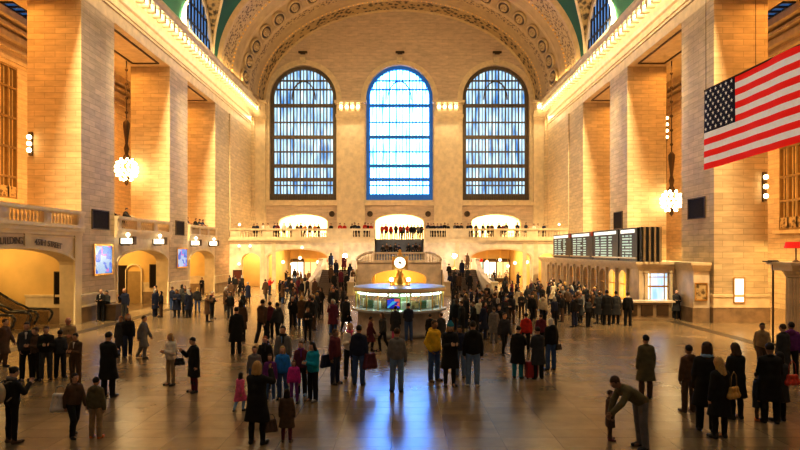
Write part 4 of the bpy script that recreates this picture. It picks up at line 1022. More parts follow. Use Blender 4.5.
class Pose:
    """local frame: faces -Y, stature 1.75"""
    def __init__(s, lean=0, arms=None, legs=None, pitch=0, yaw=0, hipz=None):
        dn = ((0.12, 0, -1), (.03, -.12, -1)); s.arms = arms or (dn, dn)
        lg = ((.02, 0, -1), (0, .02, -1)); s.legs = legs or (lg, lg)
        T = np.array([0, -sin(lean), cos(lean)]); s.T = T; s.Bk = np.array([0, cos(lean), sin(lean)])
        # legs
        dz = []
        for sd, (a, b) in zip((-1, 1), s.legs):
            a = nv(np.array(a)*(sd, 1, 1)); b = nv(np.array(b)*(sd, 1, 1)); dz.append((a, b, -(a*.43+b*.42)[2]))
        hz = (max(q[2] for q in dz)+.085) if hipz is None else hipz
        s.P = np.array([0, 0, hz+.02]); s.leg = []
        for sd, (a, b, _) in zip((-1, 1), dz):
            h = s.P+np.array([sd*.092, 0, -.02]); k = h+a*.43; an = k+b*.42; s.leg.append((h, k, an))
        s.neck = s.P+T*.505; s.sh = [s.P+T*.428+np.array([sd*.158, 0, 0])+s.Bk*.01 for sd in (-1, 1)]
        s.R = rx(-(pitch)) if False else rz(yaw) @ rx(pitch+lean*.6); s.hc = s.neck+nv(T+np.array([0, -.12, .25]))*.06+s.R @ np.array([0, -.012, .115])
        s.arm = []
        for i, sd in enumerate((-1, 1)):
            a = nv(np.array(s.arms[i][0])*(sd, 1, 1)); b = nv(np.array(s.arms[i][1])*(sd, 1, 1)); e = s.sh[i]+a*.285; w = e+b*.25; s.arm.append((s.sh[i], e, w, b, a))
        pts = [s.P, s.hc]+[p for l in s.leg for p in l]+[p for a in s.arm for p in a[:3]]
        s.lo = np.min(pts, 0)-.27; s.hi = np.max(pts, 0)+.27; s.lo[2] = -.02; s.hi[2] = max(s.hi[2], s.hc[2]+.2)
        s.cache = {}
    def torso(s, f, g, hips=True, k=.06):
        P, T = s.P, s.T
        for sd in (-1, 1):
            X = np.array([sd, 0, 0])
            if hips: f.cap(P+X*.075, P+T*.10+X*.06, .098+g, .09+g, k)
            f.cap(P+T*.10+X*.055, P+T*.22+X*.06, .088+g, .092+g, k); f.cap(P+T*.22+X*.06, P+T*.38+X*.085, .095+g, .10+g, k)
            f.cap(P+T*.42+X*.04, P+T*.43+X*.13, .075+g*.5, .052+g*.5, k)
    def armf(s, f, g, hand=False, k=.025):
        for (a, e, w, b, _) in s.arm:
            f.cap(a, e, .052+g, .042+g*.9, k); f.cap(e, w, .042+g*.9, .027+g*.8, k)
    def body(s):
        if 'body' in s.cache: return s.cache['body']
        f = Field(s.lo, s.hi, .0105); s.torso(f, 0); s.armf(f, 0)
        for (h, k_, a) in s.leg:
            f.cap(h, k_, .083, .053, .05); f.cap(k_, k_*.6+a*.4+s.Bk*.012, .053, .054, .02); f.cap(k_*.6+a*.4+s.Bk*.012, a, .052, .036, .03)
            f.cap(a+(0, .03, -.03), a+(0, -.12, -.055), .036, .03, .03)
        f.cap(s.neck-s.T*.05, s.hc-s.R @ np.array([0, -.02, .05]), .056, .052, .03)
        R = s.R; c = s.hc
        f.ell(c, (.079, .099, .112), R, .03); f.ell(c+R @ np.array([0, -.022, -.055]), (.055, .068, .06), R, .03)
        f.cap(c+R @ np.array([0, -.09, .005]), c+R @ np.array([0, -.108, -.028]), .009, .014, .012)   # nose
        f.cap(c+R @ np.array([-.016, -.088, -.063]), c+R @ np.array([.016, -.088, -.063]), .010, .010, .01)
        f.cap(c+R @ np.array([-.045, -.082, .026]), c+R @ np.array([.045, -.082, .026]), .010, .010, .012)
        for sd in (-1, 1): f.ell(c+R @ np.array([sd*.078, .005, -.005]), (.012, .022, .032), R, .008)
        for i, (a, e, w, b, ua) in enumerate(s.arm):
            # hand: palm, four unequal bent fingers, thumb from the side of the palm
            sd = (-1, 1)[i]; fw = np.array([0, -1, 0]) if abs(b[1]) < .8 else np.array([0, 0, 1]); side = nv(np.cross(b, np.cross(fw, b))); pn = nv(np.cross(side, b))*(-sd if abs(b[1]) < .8 else 1)
            pc = w+b*.045
            for q in (-.022, 0, .022): f.cap(w+b*.01+side*q*.6, w+b*.085+side*q, .016, .015, .012)
            for q, L in ((-.033, .058), (-.011, .073), (.011, .08), (.033, .07)):
                p0 = w+b*.088+side*q; p1 = p0+nv(b+pn*.35+side*q*2)*L*.55; p2 = p1+nv(b*.7+pn*.9)*L*.5; f.cap(p0, p1, .0105, .010, .006); f.cap(p1, p2, .010, .009, .006)
            p0 = w+b*.03+side*.026; p1 = p0+nv(side*.9+b*.8+pn*.3)*.042; f.cap(p0, p1, .013, .011, .008); f.cap(p1, p1+nv(side*.3+b+pn*.4)*.035, .011, .0095, .006)
        e = Field(c-.13, c+.13, .006)
        for sd in (-1, 1): e.ell(c+R @ np.array([sd*.031, -.086, .008]), (.011, .008, .007), R, .001)
        l = Field(c-.13, c+.13, .006); l.ell(c+R @ np.array([0, -.096, -.062]), (.024, .008, .007), R, .001)
        s.cache['body'] = fmesh('body', [(f, 0), (e, 1), (l, 2)], [MS['skin'], MS['eye'], MS['lip']]); return s.cache['body']
    def garment(s, kind):
        if kind in s.cache: return s.cache[kind]
        P, T = s.P, s.T; f = Field(s.lo-.05, s.hi+.05, .0145)
        if kind in ('jacket', 'coat', 'sweater', 'parka'):
            g = {'jacket': .024, 'coat': .03, 'sweater': .012, 'parka': .034}[kind]; s.torso(f, g)
            if kind == 'coat':
                ks = [l[1] for l in s.leg]; 
                for i, sd in enumerate((-1, 1)):
                    hh = s.leg[i][0]; dirn = nv(ks[i]-hh)
                    f.cap(P+(sd*.07, 0, 0), hh+dirn*.46+np.array([sd*.015, 0, 0]), .125, .15, .08)
                mid = (ks[0]+ks[1])/2; f.cap(P, P+nv(mid-P)*.46, .12, .14, .08); 
                n = nv(mid-P); f.cutplane(P+n*.46, n)
            else:
                n = -T; f.cutplane(P-T*(.06 if kind != 'parka' else .12), n)
            for (a, e, w, b, _) in s.arm: f.cap(a, e, .050+g*.7, .044+g*.9, .022); f.cap(e, w-b*.0, .044+g*.9, .034+g*.8, .008)
            # collar
            nb = s.neck+T*.012
            for q in range(10): t0 = 2*pi*q/10; t1 = 2*pi*(q+1)/10; f.cap(nb+np.array([.062*cos(t0), 0, 0])+s.Bk*.062*sin(t0)+T*(.012*sin(t0)), nb+np.array([.062*cos(t1), 0, 0])+s.Bk*.062*sin(t1)+T*(.012*sin(t1)), .022+g*.2, None, .015)
            if kind == 'parka':
                f.ell(s.neck+s.Bk*.10-T*.01, (.12, .07, .09), None, .04)
        elif kind in ('trousers', 'slim'):
            g = .02 if kind == 'trousers' else .008
            for sd in (-1, 1): f.cap(P+(sd*.07, 0, 0), P+T*.09+(sd*.06, 0, 0), .102+g*.5, .092+g*.5, .05)
            for (h, k_, a) in s.leg: f.cap(h, k_, .088+g*.7, .058+g, .04); f.cap(k_, k_*.6+a*.4+s.Bk*.01, .058+g, .056+g, .02); f.cap(k_*.6+a*.4+s.Bk*.01, a+(0, 0, -.02), .056+g, .042+g*1.3, .02)
            f.cutplane((0, 0, min(l[2][2] for l in s.leg)-.045), (0, 0, -1))
        elif kind == 'skirt':
            n = nv((s.leg[0][1]+s.leg[1][1])/2-P)
            for i, sd in enumerate((-1, 1)): f.cap(P+(sd*.07, 0, 0), P+T*.09+(sd*.06, 0, 0), .11, .097, .05); h, k_, a = s.leg[i]; f.cap(h, h+(k_-h)*.95, .115, .12, .06)
            f.cutplane(P+n*.36, n)
        s.cache[kind] = fmesh(kind, [(f, 0)], [MS['cloth']]); return s.cache[kind]
    def shoe(s, i, boot=False):
        key = ('boot' if boot else 'shoe')+str(i)
        if key in s.cache: return s.cache[key]
        h, k_, a = s.leg[i]; sd = (-1, 1)[i]; sh = nv(k_-a); lo = a-.3; hi = a+.4; f = Field(lo, hi, .01)
        drop = min(l[2][2] for l in s.leg)
        base = a[2]-.085; out = np.array([sd*.03, -.155, -.055])
        f.cap(a+(0, .035, -.05), a+out*(1, .5, 1), .043, .045, .03); f.cap(a+out*(1, .5, 1), a+out, .045, .04, .03); f.cap(a+(0, .01, -.05), a+sh*(.30 if boot else .03), .045, .066 if boot else .05, .03)
        f.cutplane((0, 0, base), (0, 0, -1)); f.cutplane(a+sh*(.28 if boot else .045), sh)
        s.cache[key] = fmesh('boot' if boot else 'shoe', [(f, 0)], [MS['leather']]); return s.cache[key]
HEADC = {}
def front(p, kind, top):
    key = kind+top
    if key in p.cache: return p.cache[key]
    g = {'jacket': .024, 'coat': .03, 'sweater': .012, 'parka': .034}[top]; f = Field(p.lo-.05, p.hi+.05, .012)
    P, T, B = p.P, p.T, p.Bk
    if kind == 'shirt_front':
        f.cap(P+T*.47-B*(.052+g), P+T*.20-B*(.078+g), .045, .026, .02)
    else: f.cap(P+T*.46-B*(.064+g), P+T*.38-B*(.083+g), .014, None, .01); f.cap(P+T*.38-B*(.083+g), P+T*.22-B*(.083+g), .014, None, .01); f.cap(P+T*.22-B*(.083+g), P+T*.02-B*(.088+g), .014, None, .01)
    p.cache[key] = fmesh(kind, [(f, 0)], [MS['cloth']]); return p.cache[key]
def headwear(kind):
    """meshes in head space (origin at head centre, face toward -Y)"""
    if kind in HEADC: return HEADC[kind]
    f = Field((-.2, -.2, -.45), (.2, .25, .25), .0095)
    if kind in ('short', 'long', 'bob', 'bun'):
        f.ell((0, .014, .024), (.087, .102, .104), None, .01)
        g = np.meshgrid(*f.ax, indexing='ij')
        if kind == 'short': face = np.maximum(-(g[1]+.02-.35*np.maximum(g[2]-.0, 0)*0), 0)
        # cut the face opening: front, below the fringe
        cut = np.maximum(g[1]-(-.035), g[2]-.058); f.d = np.maximum(f.d, -cut).astype(np.float32)
        low = -.035 if kind == 'short' else -.09
        f.d = np.maximum(f.d, -(g[2]-low-.25*np.maximum(-g[1], 0)) if kind == 'short' else -(g[2]+.2)).astype(np.float32)
    if kind in ('long', 'bob'):
        zl = -.27 if kind == 'long' else -.13
        for sd in (-1, 0, 1): f.cap((sd*.05, .065 if sd == 0 else .045, .0), (sd*.065, .085 if sd == 0 else .06, zl), .042, .034 if kind == 'long' else .045, .03)
        for sd in (-1, 1): f.cap((sd*.078, .0, .02), (sd*.082, .005, zl*.8), .022, .02, .02)
    if kind == 'bun': f.ell((0, .10, .06), (.045, .045, .045), None, .02)
    if kind == 'beanie':
        f.ell((0, .006, .035), (.093, .108, .105), None, .01); f.ell((0, 0, .15), (.028, .028, .028), None, .02)
        for q in range(14):
            a0 = 2*pi*q/14; a1 = 2*pi*(q+1)/14; f.cap((.086*cos(a0), .006+.10*sin(a0), .032), (.086*cos(a1), .006+.10*sin(a1), .032), .016, None, .008)
        f.cutplane((0, 0, .02), (0, 0, -1))
    if kind == 'cap':
        f.ell((0, .006, .04), (.09, .105, .085), None, .01); f.ell((0, -.11, .045), (.07, .07, .012), None, .01); f.cutplane((0, 0, .032), (0, 0, -1))
    if kind == 'scarf':
        for q in range(12):
            a0 = 2*pi*q/12; a1 = 2*pi*(q+1)/12; f.cap((.075*cos(a0), .015+.075*sin(a0), -.145), (.075*cos(a1), .015+.075*sin(a1), -.145), .034, None, .02)
        f.cap((.03, -.07, -.15), (.045, -.13, -.36), .03, .028, .02)
    HEADC[kind] = fmesh(kind, [(f, 0)], [MS['cloth'] if kind in ('beanie', 'cap', 'scarf') else MS['hair']]); return HEADC[kind]
D = ((.19, 0, -1), (.06, -.15, -1)); POCK = ((.25, .25, -1), (-.25, -.5, -.8)); FRONT = ((.12, -.25, -1), (-.45, -1, .25)); PHONE = ((.18, -.55, -.8), (-.4, -.8, .75))
CAMA = ((.3, -.9, -.35), (-.45, -.5, .9)); RAIL = ((.15, -.55, -.85), (-.25, -1, -.05)); UP = ((.6, -.3, .5), (-.5, -.35, .9)); CROSS = ((.1, -.35, -1), (-1.1, -.55, .1))
L0 = ((.03, 0, -1), (0, .02, -1)); LA = ((.07, -.03, -1), (.02, .03, -1)); LF = ((.02, -.36, -1), (0, .12, -1)); LB = ((.02, .16, -1), (0, .55, -1)); LS = ((.12, -1, -.08), (0, .1, -1))
POSES = {
 'stand': Pose(arms=(D, D), legs=(L0, LA)), 'pockets': Pose(arms=(POCK, POCK), legs=(LA, LA), pitch=.05), 'phone': Pose(arms=(PHONE, D), legs=(L0, LA), pitch=.3),
 'hold': Pose(arms=(FRONT, FRONT), legs=(LA, L0), pitch=.15), 'camera': Pose(arms=(CAMA, CAMA), legs=(LA, LA)), 'walk': Pose(lean=.06, arms=(((.1, .4, -1), (0, .05, -1)), ((.1, -.35, -1), (0, -.55, -1))), legs=(LF, LB)),
 'rail': Pose(lean=.22, arms=(RAIL, RAIL), legs=(L0, LA), pitch=.1), 'armup': Pose(arms=(UP, UP), legs=(L0, L0), pitch=-.2), 'bend': Pose(lean=1.0, arms=(((.1, -.45, -1), (-.1, -.35, -.9)), ((.1, -.6, -.8), (-.1, -.75, -.7))), legs=(((.06, .10, -1), (0, .12, -1)), ((.06, -.02, -1), (0, .12, -1))), pitch=.1),
 'sit': Pose(lean=.25, arms=(((.15, -.6, -.75), (-.3, -1, -.3)), ((.15, -.6, -.75), (-.3, -1, -.3))), legs=(LS, LS), pitch=.1, hipz=.52), 'cross': Pose(arms=(CROSS, CROSS), legs=(LA, LA)), 'look': Pose(arms=(D, POCK), legs=(LA, L0), yaw=.6, pitch=-.1),
}
CLR = {'black': (.012, .011, .012), 'navy': (.018, .024, .06), 'blue': (.02, .22, .75), 'red': (.55, .03, .02), 'white': (.72, .68, .64), 'grey': (.19, .18, .18), 'brown': (.10, .055, .03), 'tan': (.36, .25, .13),
 'teal': (.0, .30, .50), 'yellow': (.75, .48, .02), 'purple': (.16, .03, .22), 'magenta': (.55, .03, .33), 'pink': (.70, .12, .30), 'maroon': (.12, .02, .035), 'cream': (.62, .52, .38), 'green': (.04, .12, .06), 'olive': (.13, .11, .05),
 'denim': (.05, .10, .26), 'light denim': (.16, .25, .45), 'charcoal': (.04, .04, .045), 'burgundy': (.14, .02, .04), 'orange': (.65, .18, .03), 'light blue': (.25, .42, .72), 'turquoise': (.02, .22, .30)}
HAIR = {'dark': (.015, .01, .008), 'brown': (.07, .035, .015), 'fair': (.50, .32, .12), 'grey': (.40, .38, .36), 'white': (.75, .72, .68), 'ginger': (.30, .09, .02)}
PEOPLE = []; NAUTO = {}
def add(me, parent, name, col, mw=None):
    o = bpy.data.objects.new(name, me); COL.objects.link(o); o.parent = parent; o.color = (*col, 1)
    if mw is not None: o.matrix_local = mw
    return o
def person(x, y, z, H, deg, pose, top, tc, bot, bc, hair='short', hc='dark', label=None, boots=False, shoe='black', hat=None, hatc='black', scarf=None, skin=None, group=None, place=None, inner=None):
    """deg: direction faced; 0 = toward the camera, 180 = away, 90 = toward +X"""
    p = POSES[pose]; s = H/1.75; t = empty('person', (x, y, z), radians(deg)); t.scale = (s, s, s)
    sk = skin or random.choice([(.62, .38, .26), (.55, .33, .22), (.68, .44, .32), (.35, .20, .12)])
    add(p.body(), t, 'body', sk)
    o = add(p.garment(bot), t, {'slim': 'leggings'}.get(bot, bot), CLR[bc]); o.active_material_index = 0
    tp = add(p.garment(top), t, top, CLR[tc])
    if top != 'sweater': add(front(p, 'zip', top), tp, 'zip', [k*.45 for k in CLR[tc]])
    if inner: add(front(p, 'shirt_front', top), t, 'shirt_front', CLR[inner])
    for i in (0, 1): add(p.shoe(i, boots), t, 'boot' if boots else 'shoe', CLR[shoe])
    Mh = Matrix.Translation(Vector(p.hc)) @ Matrix([list(r) for r in p.R]).to_4x4()
    if hair and hair != 'bald': add(headwear(hair), t, 'hair', HAIR[hc], Mh)
    if hat: add(headwear(hat), t, 'hat' if hat == 'beanie' else hat, CLR[hatc], Mh)
    if scarf: add(headwear('scarf'), t, 'scarf', CLR[scarf], Mh)
    tag(t, label, 'person', group)
    PEOPLE.append((t, x, y, place, tc, top, bc, hc, hair, hat, hatc, pose, deg)); return t
def fg(px, fy, ty, deg, pose, top, tc, bot, bc, hair='short', hc='dark', label=None, **kw):
    x, d = ground(px, fy); H = (fy-ty)*d/F
    if pose == 'bend': H = kw.pop('H', 1.75)
    return person(x, d, 0, H, deg, pose, top, tc, bot, bc, hair, hc, label, **kw)
# bags: things of their own
def bag(kind, loc, rzv, s, c, label, group=None):
    t = empty(kind, loc, rzv); tag(t, label, {'backpack': 'backpack', 'handbag': 'handbag', 'suitcase': 'suitcase', 'shopping_bag': 'bag'}[kind], group); t.scale = (s, s, s)
    if kind == 'backpack':
        f = Field((-.25, -.2, -.3), (.25, .2, .32), .012); f.ell((0, 0, 0), (.16, .10, .23), None, .01); f.ell((0, .085, -.06), (.12, .055, .11), None, .02); f.cap((-.03, 0, .22), (.03, 0, .22), .012, None, .01); add(fmesh('pack', [(f, 0)], [MS['cloth']]), t, 'pack', c)
        for sd in (-1, 1):
            m = MB(); m.path([(sd*.09, -.06, .2), (sd*.10, -.16, .24), (sd*.11, -.28, .15), (sd*.13, -.26, -.05), (sd*.13, -.08, -.18)], .018, 6); o = m.build('strap', MS['leather'], None); o.parent = t; o.color = (c[0]*.3, c[1]*.3, c[2]*.3, 1)
    elif kind == 'suitcase':
        m = MB(); m.box(-.2, .2, -.12, .12, .06, .6); m.box(-.17, .17, -.135, -.12, .12, .54); m.box(-.17, .17, -.135, -.12, .3, .33); o = m.build('shell', MS['leather'], None); o.parent = t; o.color = (*c, 1)
        m = MB(); m.path([(-.1, .08, .6), (-.1, .08, .98), (.1, .08, .98), (.1, .08, .6)], .014, 6); o = m.build('handle', M['steel'], None); o.parent = t
        for sx in (-.15, .15):
            m = MB(); m.tube((sx-.02, 0, .035), (sx+.02, 0, .035), .035, n=10); m.box(sx-.03, sx+.03, -.05, .05, .05, .07); o = m.build('wheel', M['rubber'], None); o.parent = t
    else:
        w, h, dd = (.18, .13, .06) if kind == 'handbag' else (.2, .22, .08)
        f = Field((-.3, -.15, -.3), (.3, .15, .25), .012)
        for sx in (-1, 1): f.cap((sx*(w-.05), 0, -h+.05), (sx*(w-.08), 0, h-.05), dd, dd*.55, .03)
        f.cap((-(w-.05), 0, -h+.05), (w-.05, 0, -h+.05), dd, dd, .03); f.cap((-(w-.08), 0, h-.06), (w-.08, 0, h-.06), dd*.55, None, .04); f.cap((0, 0, -h*.6), (0, 0, h*.5), dd, dd*.6, .05)
        add(fmesh('pouch', [(f, 0)], [MS['leather']]), t, 'pouch', c)
        m = MB(); L = .3 if kind == 'handbag' else .16; m.path([(-w*.6, 0, h-.04), (-w*.45, 0, h+L*.7), (0, 0, h+L), (w*.45, 0, h+L*.7), (w*.6, 0, h-.04)], .011, 6); o = m.build('strap', MS['leather'], None, True); o.parent = t; o.color = (c[0]*.5, c[1]*.5, c[2]*.5, 1)
    return t
def near(t, dx, dz, dy=0):   # a point beside a placed person (dx to the right in the picture, dy toward the camera)
    return (t.location.x+dx*t.scale[0], t.location.y-dy*t.scale[0], t.location.z+dz*t.scale[0])

# --- the family posing for a photograph, and its photographer
fg(283, 384, 326, -5, 'stand', 'jacket', 'grey', 'trousers', 'charcoal', 'short', 'dark', 'tall man in grey jacket over a pale blue shirt behind the posing family', inner='light blue', scarf='black', skin=(.6, .34, .25))
fg(265, 388, 336, 0, 'stand', 'jacket', 'black', 'trousers', 'charcoal', 'short', 'ginger', 'person in black jacket and scarf at the back left of the posing family', scarf='charcoal', skin=(.65, .38, .28))
fg(254.5, 397, 346, 10, 'stand', 'sweater', 'grey', 'trousers', 'denim', 'short', 'brown', 'boy with grey blue sleeves at the left end of the posing family', inner=None, skin=(.62, .38, .28))
fg(270, 401, 354, 5, 'stand', 'jacket', 'purple', 'slim', 'denim', 'long', 'brown', 'girl in purple jacket with long brown hair beside the photographer', shoe='white', skin=(.65, .4, .3))
fg(282.5, 399, 346, 0, 'stand', 'parka', 'blue', 'trousers', 'denim', 'long', 'fair', 'blond girl in bright blue jacket at the centre of the posing family', skin=(.68, .42, .3))
fg(294, 403, 360, -4, 'stand', 'parka', 'magenta', 'slim', 'purple', 'long', 'dark', 'small girl in magenta puffer jacket in front of the posing family', skin=(.55, .32, .24))
fg(301, 395, 341, -8, 'stand', 'jacket', 'maroon', 'trousers', 'black', 'short', 'brown', 'boy in maroon jacket between the tall man and the teal parka', scarf='purple', shoe='light blue', skin=(.62, .38, .28))
fg(313, 401, 342, -40, 'hold', 'parka', 'teal', 'trousers', 'black', 'bob', 'dark', 'person in bright teal parka at the right end of the posing family', shoe='grey', skin=(.65, .4, .3))
ph = fg(257, 444, 361, 168, 'camera', 'coat', 'black', 'slim', 'black', 'bob', 'fair', 'blond photographer in a long black coat seen from behind', boots=True)
bag('shopping_bag', near(ph, .30, .40), .3, .62, CLR['brown'], 'small brown bag hanging at the right of the blond photographer')
fg(240, 411, 372, 150, 'walk', 'coat', 'pink', 'slim', 'light blue', 'long', 'dark', 'child in pink coat just left of the blond photographer')
fg(287, 442, 389, 180, 'stand', 'coat', 'brown', 'slim', 'maroon', 'bob', 'dark', 'child in dark brown coat standing right of the blond photographer', shoe='brown')
# --- left foreground
a = fg(12, 443, 367, 155, 'phone', 'jacket', 'black', 'slim', 'black', 'bun', 'dark', 'woman in black with a cream backpack at the lower left corner', boots=True, shoe='brown', scarf='grey')
bag('backpack', near(a, -.12, 1.2, .25), radians(155), 1.0, CLR['cream'], 'cream backpack on the woman at the lower left corner')
a = fg(74, 437, 372, 60, 'walk', 'jacket', 'brown', 'trousers', 'black', 'short', 'dark', 'walking figure in brown with a pale shoulder bag at lower left', shoe='black')
bag('shopping_bag', near(a, -.36, .95), .2, .95, CLR['white'], 'pale shoulder bag carried by the walking figure in brown at lower left')
fg(96, 438, 377, 175, 'stand', 'parka', 'olive', 'trousers', 'tan', 'short', 'dark', 'child in olive coat and tan trousers with orange shoes at lower left', shoe='orange')
fg(108, 397, 332, 170, 'hold', 'coat', 'black', 'trousers', 'black', 'short', 'dark', 'bulky figure in long black coat standing right of the left group')
fg(27, 380, 322, 20, 'pockets', 'jacket', 'charcoal', 'trousers', 'black', 'short', 'dark', 'person with white shirt front under dark jacket, left end of standing group', inner='white', skin=(.5, .3, .22))
fg(36, 380, 327, -20, 'hold', 'jacket', 'brown', 'trousers', 'black', 'short', 'brown', 'person in dark brown jacket second in the left standing group')
fg(46, 380, 326, 30, 'hold', 'jacket', 'black', 'trousers', 'charcoal', 'short', 'brown', 'person in black jacket in the middle of the left standing group')
fg(60, 378, 330, 190, 'pockets', 'jacket', 'charcoal', 'trousers', 'black', 'short', 'dark', 'person in charcoal jacket turned away in the left standing group')
fg(68, 372, 317, 40, 'hold', 'coat', 'tan', 'trousers', 'brown', 'bald', 'white', 'balding man in tan coat behind the left standing group', skin=(.62, .3, .2))
fg(76, 385, 333, -10, 'hold', 'jacket', 'brown', 'trousers', 'brown', 'short', 'dark', 'dark-haired person in brown with a white shirt front, right end of left group', inner='white')
fg(101, 321, 289, 0, 'cross', 'jacket', 'black', 'trousers', 'black', 'bald', 'white', 'bald man in black before the planter at the nearest left pier', inner='white')
fg(107, 320, 290.5, -20, 'hold', 'jacket', 'charcoal', 'trousers', 'black', 'short', 'dark', 'figure in charcoal beside the bald man at the planter')
fg(125, 321, 288, -15, 'phone', 'jacket', 'navy', 'trousers', 'charcoal', 'bald', 'dark', 'bald man in dark jacket reading right of the planter', skin=(.6, .34, .22))
fg(128, 357, 313, 30, 'walk', 'parka', 'black', 'trousers', 'navy', 'bob', 'ginger', 'ginger-haired person in bulky black jacket left of centre aisle')
fg(121, 357, 316, 0, 'stand', 'coat', 'charcoal', 'trousers', 'navy', 'short', 'ginger', 'person in charcoal coat at the left of the ginger-haired walker')
fg(143, 358, 315, 90, 'walk', 'coat', 'grey', 'trousers', 'grey', 'short', 'brown', 'grey figure walking just right of the ginger-haired person')
fg(4, 366, 318, 90, 'walk', 'coat', 'brown', 'trousers', 'brown', 'short', 'brown', 'brown figure walking at the left edge below the escalators')
a = fg(171, 385, 333, -30, 'hold', 'parka', 'white', 'slim', 'tan', 'long', 'fair', 'blond woman in white coat and tan leggings at left')
bag('handbag', near(a, .28, .8), .3, .9, CLR['black'], 'black handbag of the blond woman in white coat')
fg(194, 392, 337, -45, 'phone', 'coat', 'black', 'slim', 'burgundy', 'short', 'dark', 'dark-haired woman in black coat, burgundy leggings and black boots at left', boots=True)
fg(236.5, 355, 307, 200, 'stand', 'coat', 'black', 'trousers', 'black', 'short', 'dark', 'figure in long black coat, front one of the close couple left')
fg(241, 341, 300, 190, 'stand', 'coat', 'brown', 'trousers', 'black', 'long', 'dark', 'figure in long brown coat behind the black coated one, left')
a = fg(207, 322, 294, 120, 'camera', 'coat', 'brown', 'slim', 'black', 'short', 'fair', 'person in brown coat raising both arms at far left of hall')
a = fg(202, 295, 277.5, 0, 'hold', 'jacket', 'black', 'trousers', 'black', 'short', 'dark', 'person in black standing alone before the third left arch')
bag('backpack', near(a, -.06, 1.2, -.24), 0, .9, CLR['black'], 'black backpack on the lone person before the third left arch')
for (px, fy, ty, tc, lab) in ((262, 343, 299, 'brown', 'leftmost of the strolling trio behind the posing family, in brown'), (270, 339, 301, 'burgundy', 'middle one of the strolling trio behind the posing family, in burgundy'), (278, 342, 302, 'charcoal', 'rightmost of the strolling trio behind the posing family, in charcoal')):
    fg(px, fy, ty, 160+(px-262)*5, 'walk', 'parka', tc, 'trousers', 'black', 'short', 'dark', lab)
# --- centre
fg(308, 342, 307, 0, 'hold', 'jacket', 'black', 'slim', 'black', 'bob', 'brown', 'woman in black facing the camera behind the teal parka')
a = fg(335, 384, 329, 60, 'stand', 'parka', 'maroon', 'trousers', 'navy', 'short', 'brown', 'person in dark maroon jacket, left of the centre trio')
bag('shopping_bag', near(a, -.3, .75), .8, .9, CLR['navy'], 'navy bag held low by the maroon-jacketed person of the centre trio')
fg(350, 378, 323, 15, 'hold', 'jacket', 'white', 'trousers', 'black', 'short', 'fair', 'fair-haired person in white jacket in the centre trio', scarf='pink')
a = fg(359, 385, 325, 170, 'stand', 'parka', 'navy', 'trousers', 'denim', 'short', 'dark', 'person in navy jacket and jeans, front of the centre trio')
bag('shopping_bag', near(a, .32, .72), .5, 1.1, CLR['maroon'], 'dark maroon bag beside the navy-jacketed person of the centre trio')
fg(370, 351, 316, 90, 'walk', 'coat', 'maroon', 'trousers', 'black', 'short', 'dark', 'figure in maroon coat striding left of the booth front')
fg(383, 351, 312, -60, 'walk', 'parka', 'charcoal', 'slim', 'black', 'long', 'brown', 'long-haired figure in charcoal striding before the booth')
fg(397, 392, 328, 180, 'stand', 'jacket', 'grey', 'trousers', 'light denim', 'short', 'brown', 'person in grey jacket and pale jeans standing in the blue light')
fg(395.5, 340.5, 306, 175, 'stand', 'coat', 'charcoal', 'slim', 'pink', 'short', 'dark', 'customer in charcoal coat and pink leggings at the booth')
fg(408.5, 341.5, 303, 190, 'hold', 'jacket', 'navy', 'trousers', 'denim', 'short', 'dark', 'customer in navy jacket and jeans at the booth')
fg(434, 381, 320, 40, 'pockets', 'parka', 'yellow', 'trousers', 'denim', 'short', 'brown', 'person in bright yellow jacket and jeans right of centre', shoe='brown')
fg(430, 345, 314, 160, 'stand', 'coat', 'black', 'trousers', 'black', 'short', 'dark', 'figure in black coat directly behind the yellow jacket')
fg(441, 347, 313, 200, 'look', 'coat', 'charcoal', 'trousers', 'black', 'short', 'brown', 'figure in charcoal coat right behind the yellow jacket')
fg(450, 386, 322, 15, 'hold', 'coat', 'black', 'slim', 'black', 'long', 'fair', 'woman in turquoise knitted hat and black coat beside the yellow jacket', hat='beanie', hatc='turquoise')
fg(460, 377, 325, -20, 'phone', 'jacket', 'navy', 'trousers', 'light denim', 'short', 'dark', 'person in navy looking at a phone between two black coats')
fg(473, 386, 321, 175, 'stand', 'parka', 'black', 'trousers', 'light denim', 'short', 'dark', 'person in black jacket, pale jeans and white shoes right of centre', shoe='white')
a = fg(518, 378, 326, 150, 'phone', 'coat', 'black', 'trousers', 'turquoise', 'short', 'dark', 'person in black coat and turquoise trousers by the red suitcase')
bag('suitcase', (a.location.x+.42, a.location.y-.1, 0), .3, .95, (.35, .02, .03), 'dark red suitcase standing between two travellers right of centre')
fg(538, 379, 327, 190, 'hold', 'coat', 'charcoal', 'trousers', 'black', 'short', 'dark', 'person in charcoal coat right of the red suitcase')
a = fg(551, 370, 318, 200, 'stand', 'parka', 'black', 'trousers', 'denim', 'bob', 'white', 'white-haired woman in black jacket and jeans right of the suitcase')
bag('handbag', near(a, .26, .78), .6, .8, CLR['black'], 'small black handbag of the white-haired woman')
fg(504, 355, 312, 20, 'walk', 'parka', 'charcoal', 'slim', 'black', 'short', 'brown', 'figure in charcoal coat between the red coat and the black parka')
fg(494, 343, 307, 180, 'stand', 'coat', 'grey', 'trousers', 'grey', 'short', 'brown', 'figure in long grey coat right of the booth aisle')
fg(487, 336, 306, 160, 'walk', 'jacket', 'black', 'trousers', 'black', 'short', 'dark', 'slim figure in black striding left of the long grey coat')
fg(526, 352, 313, 180, 'stand', 'parka', 'red', 'trousers', 'black', 'short', 'dark', 'person in bright red jacket above the red suitcase')
fg(541, 350, 314, 175, 'stand', 'parka', 'burgundy', 'trousers', 'black', 'short', 'brown', 'person in burgundy jacket right of the bright red jacket')
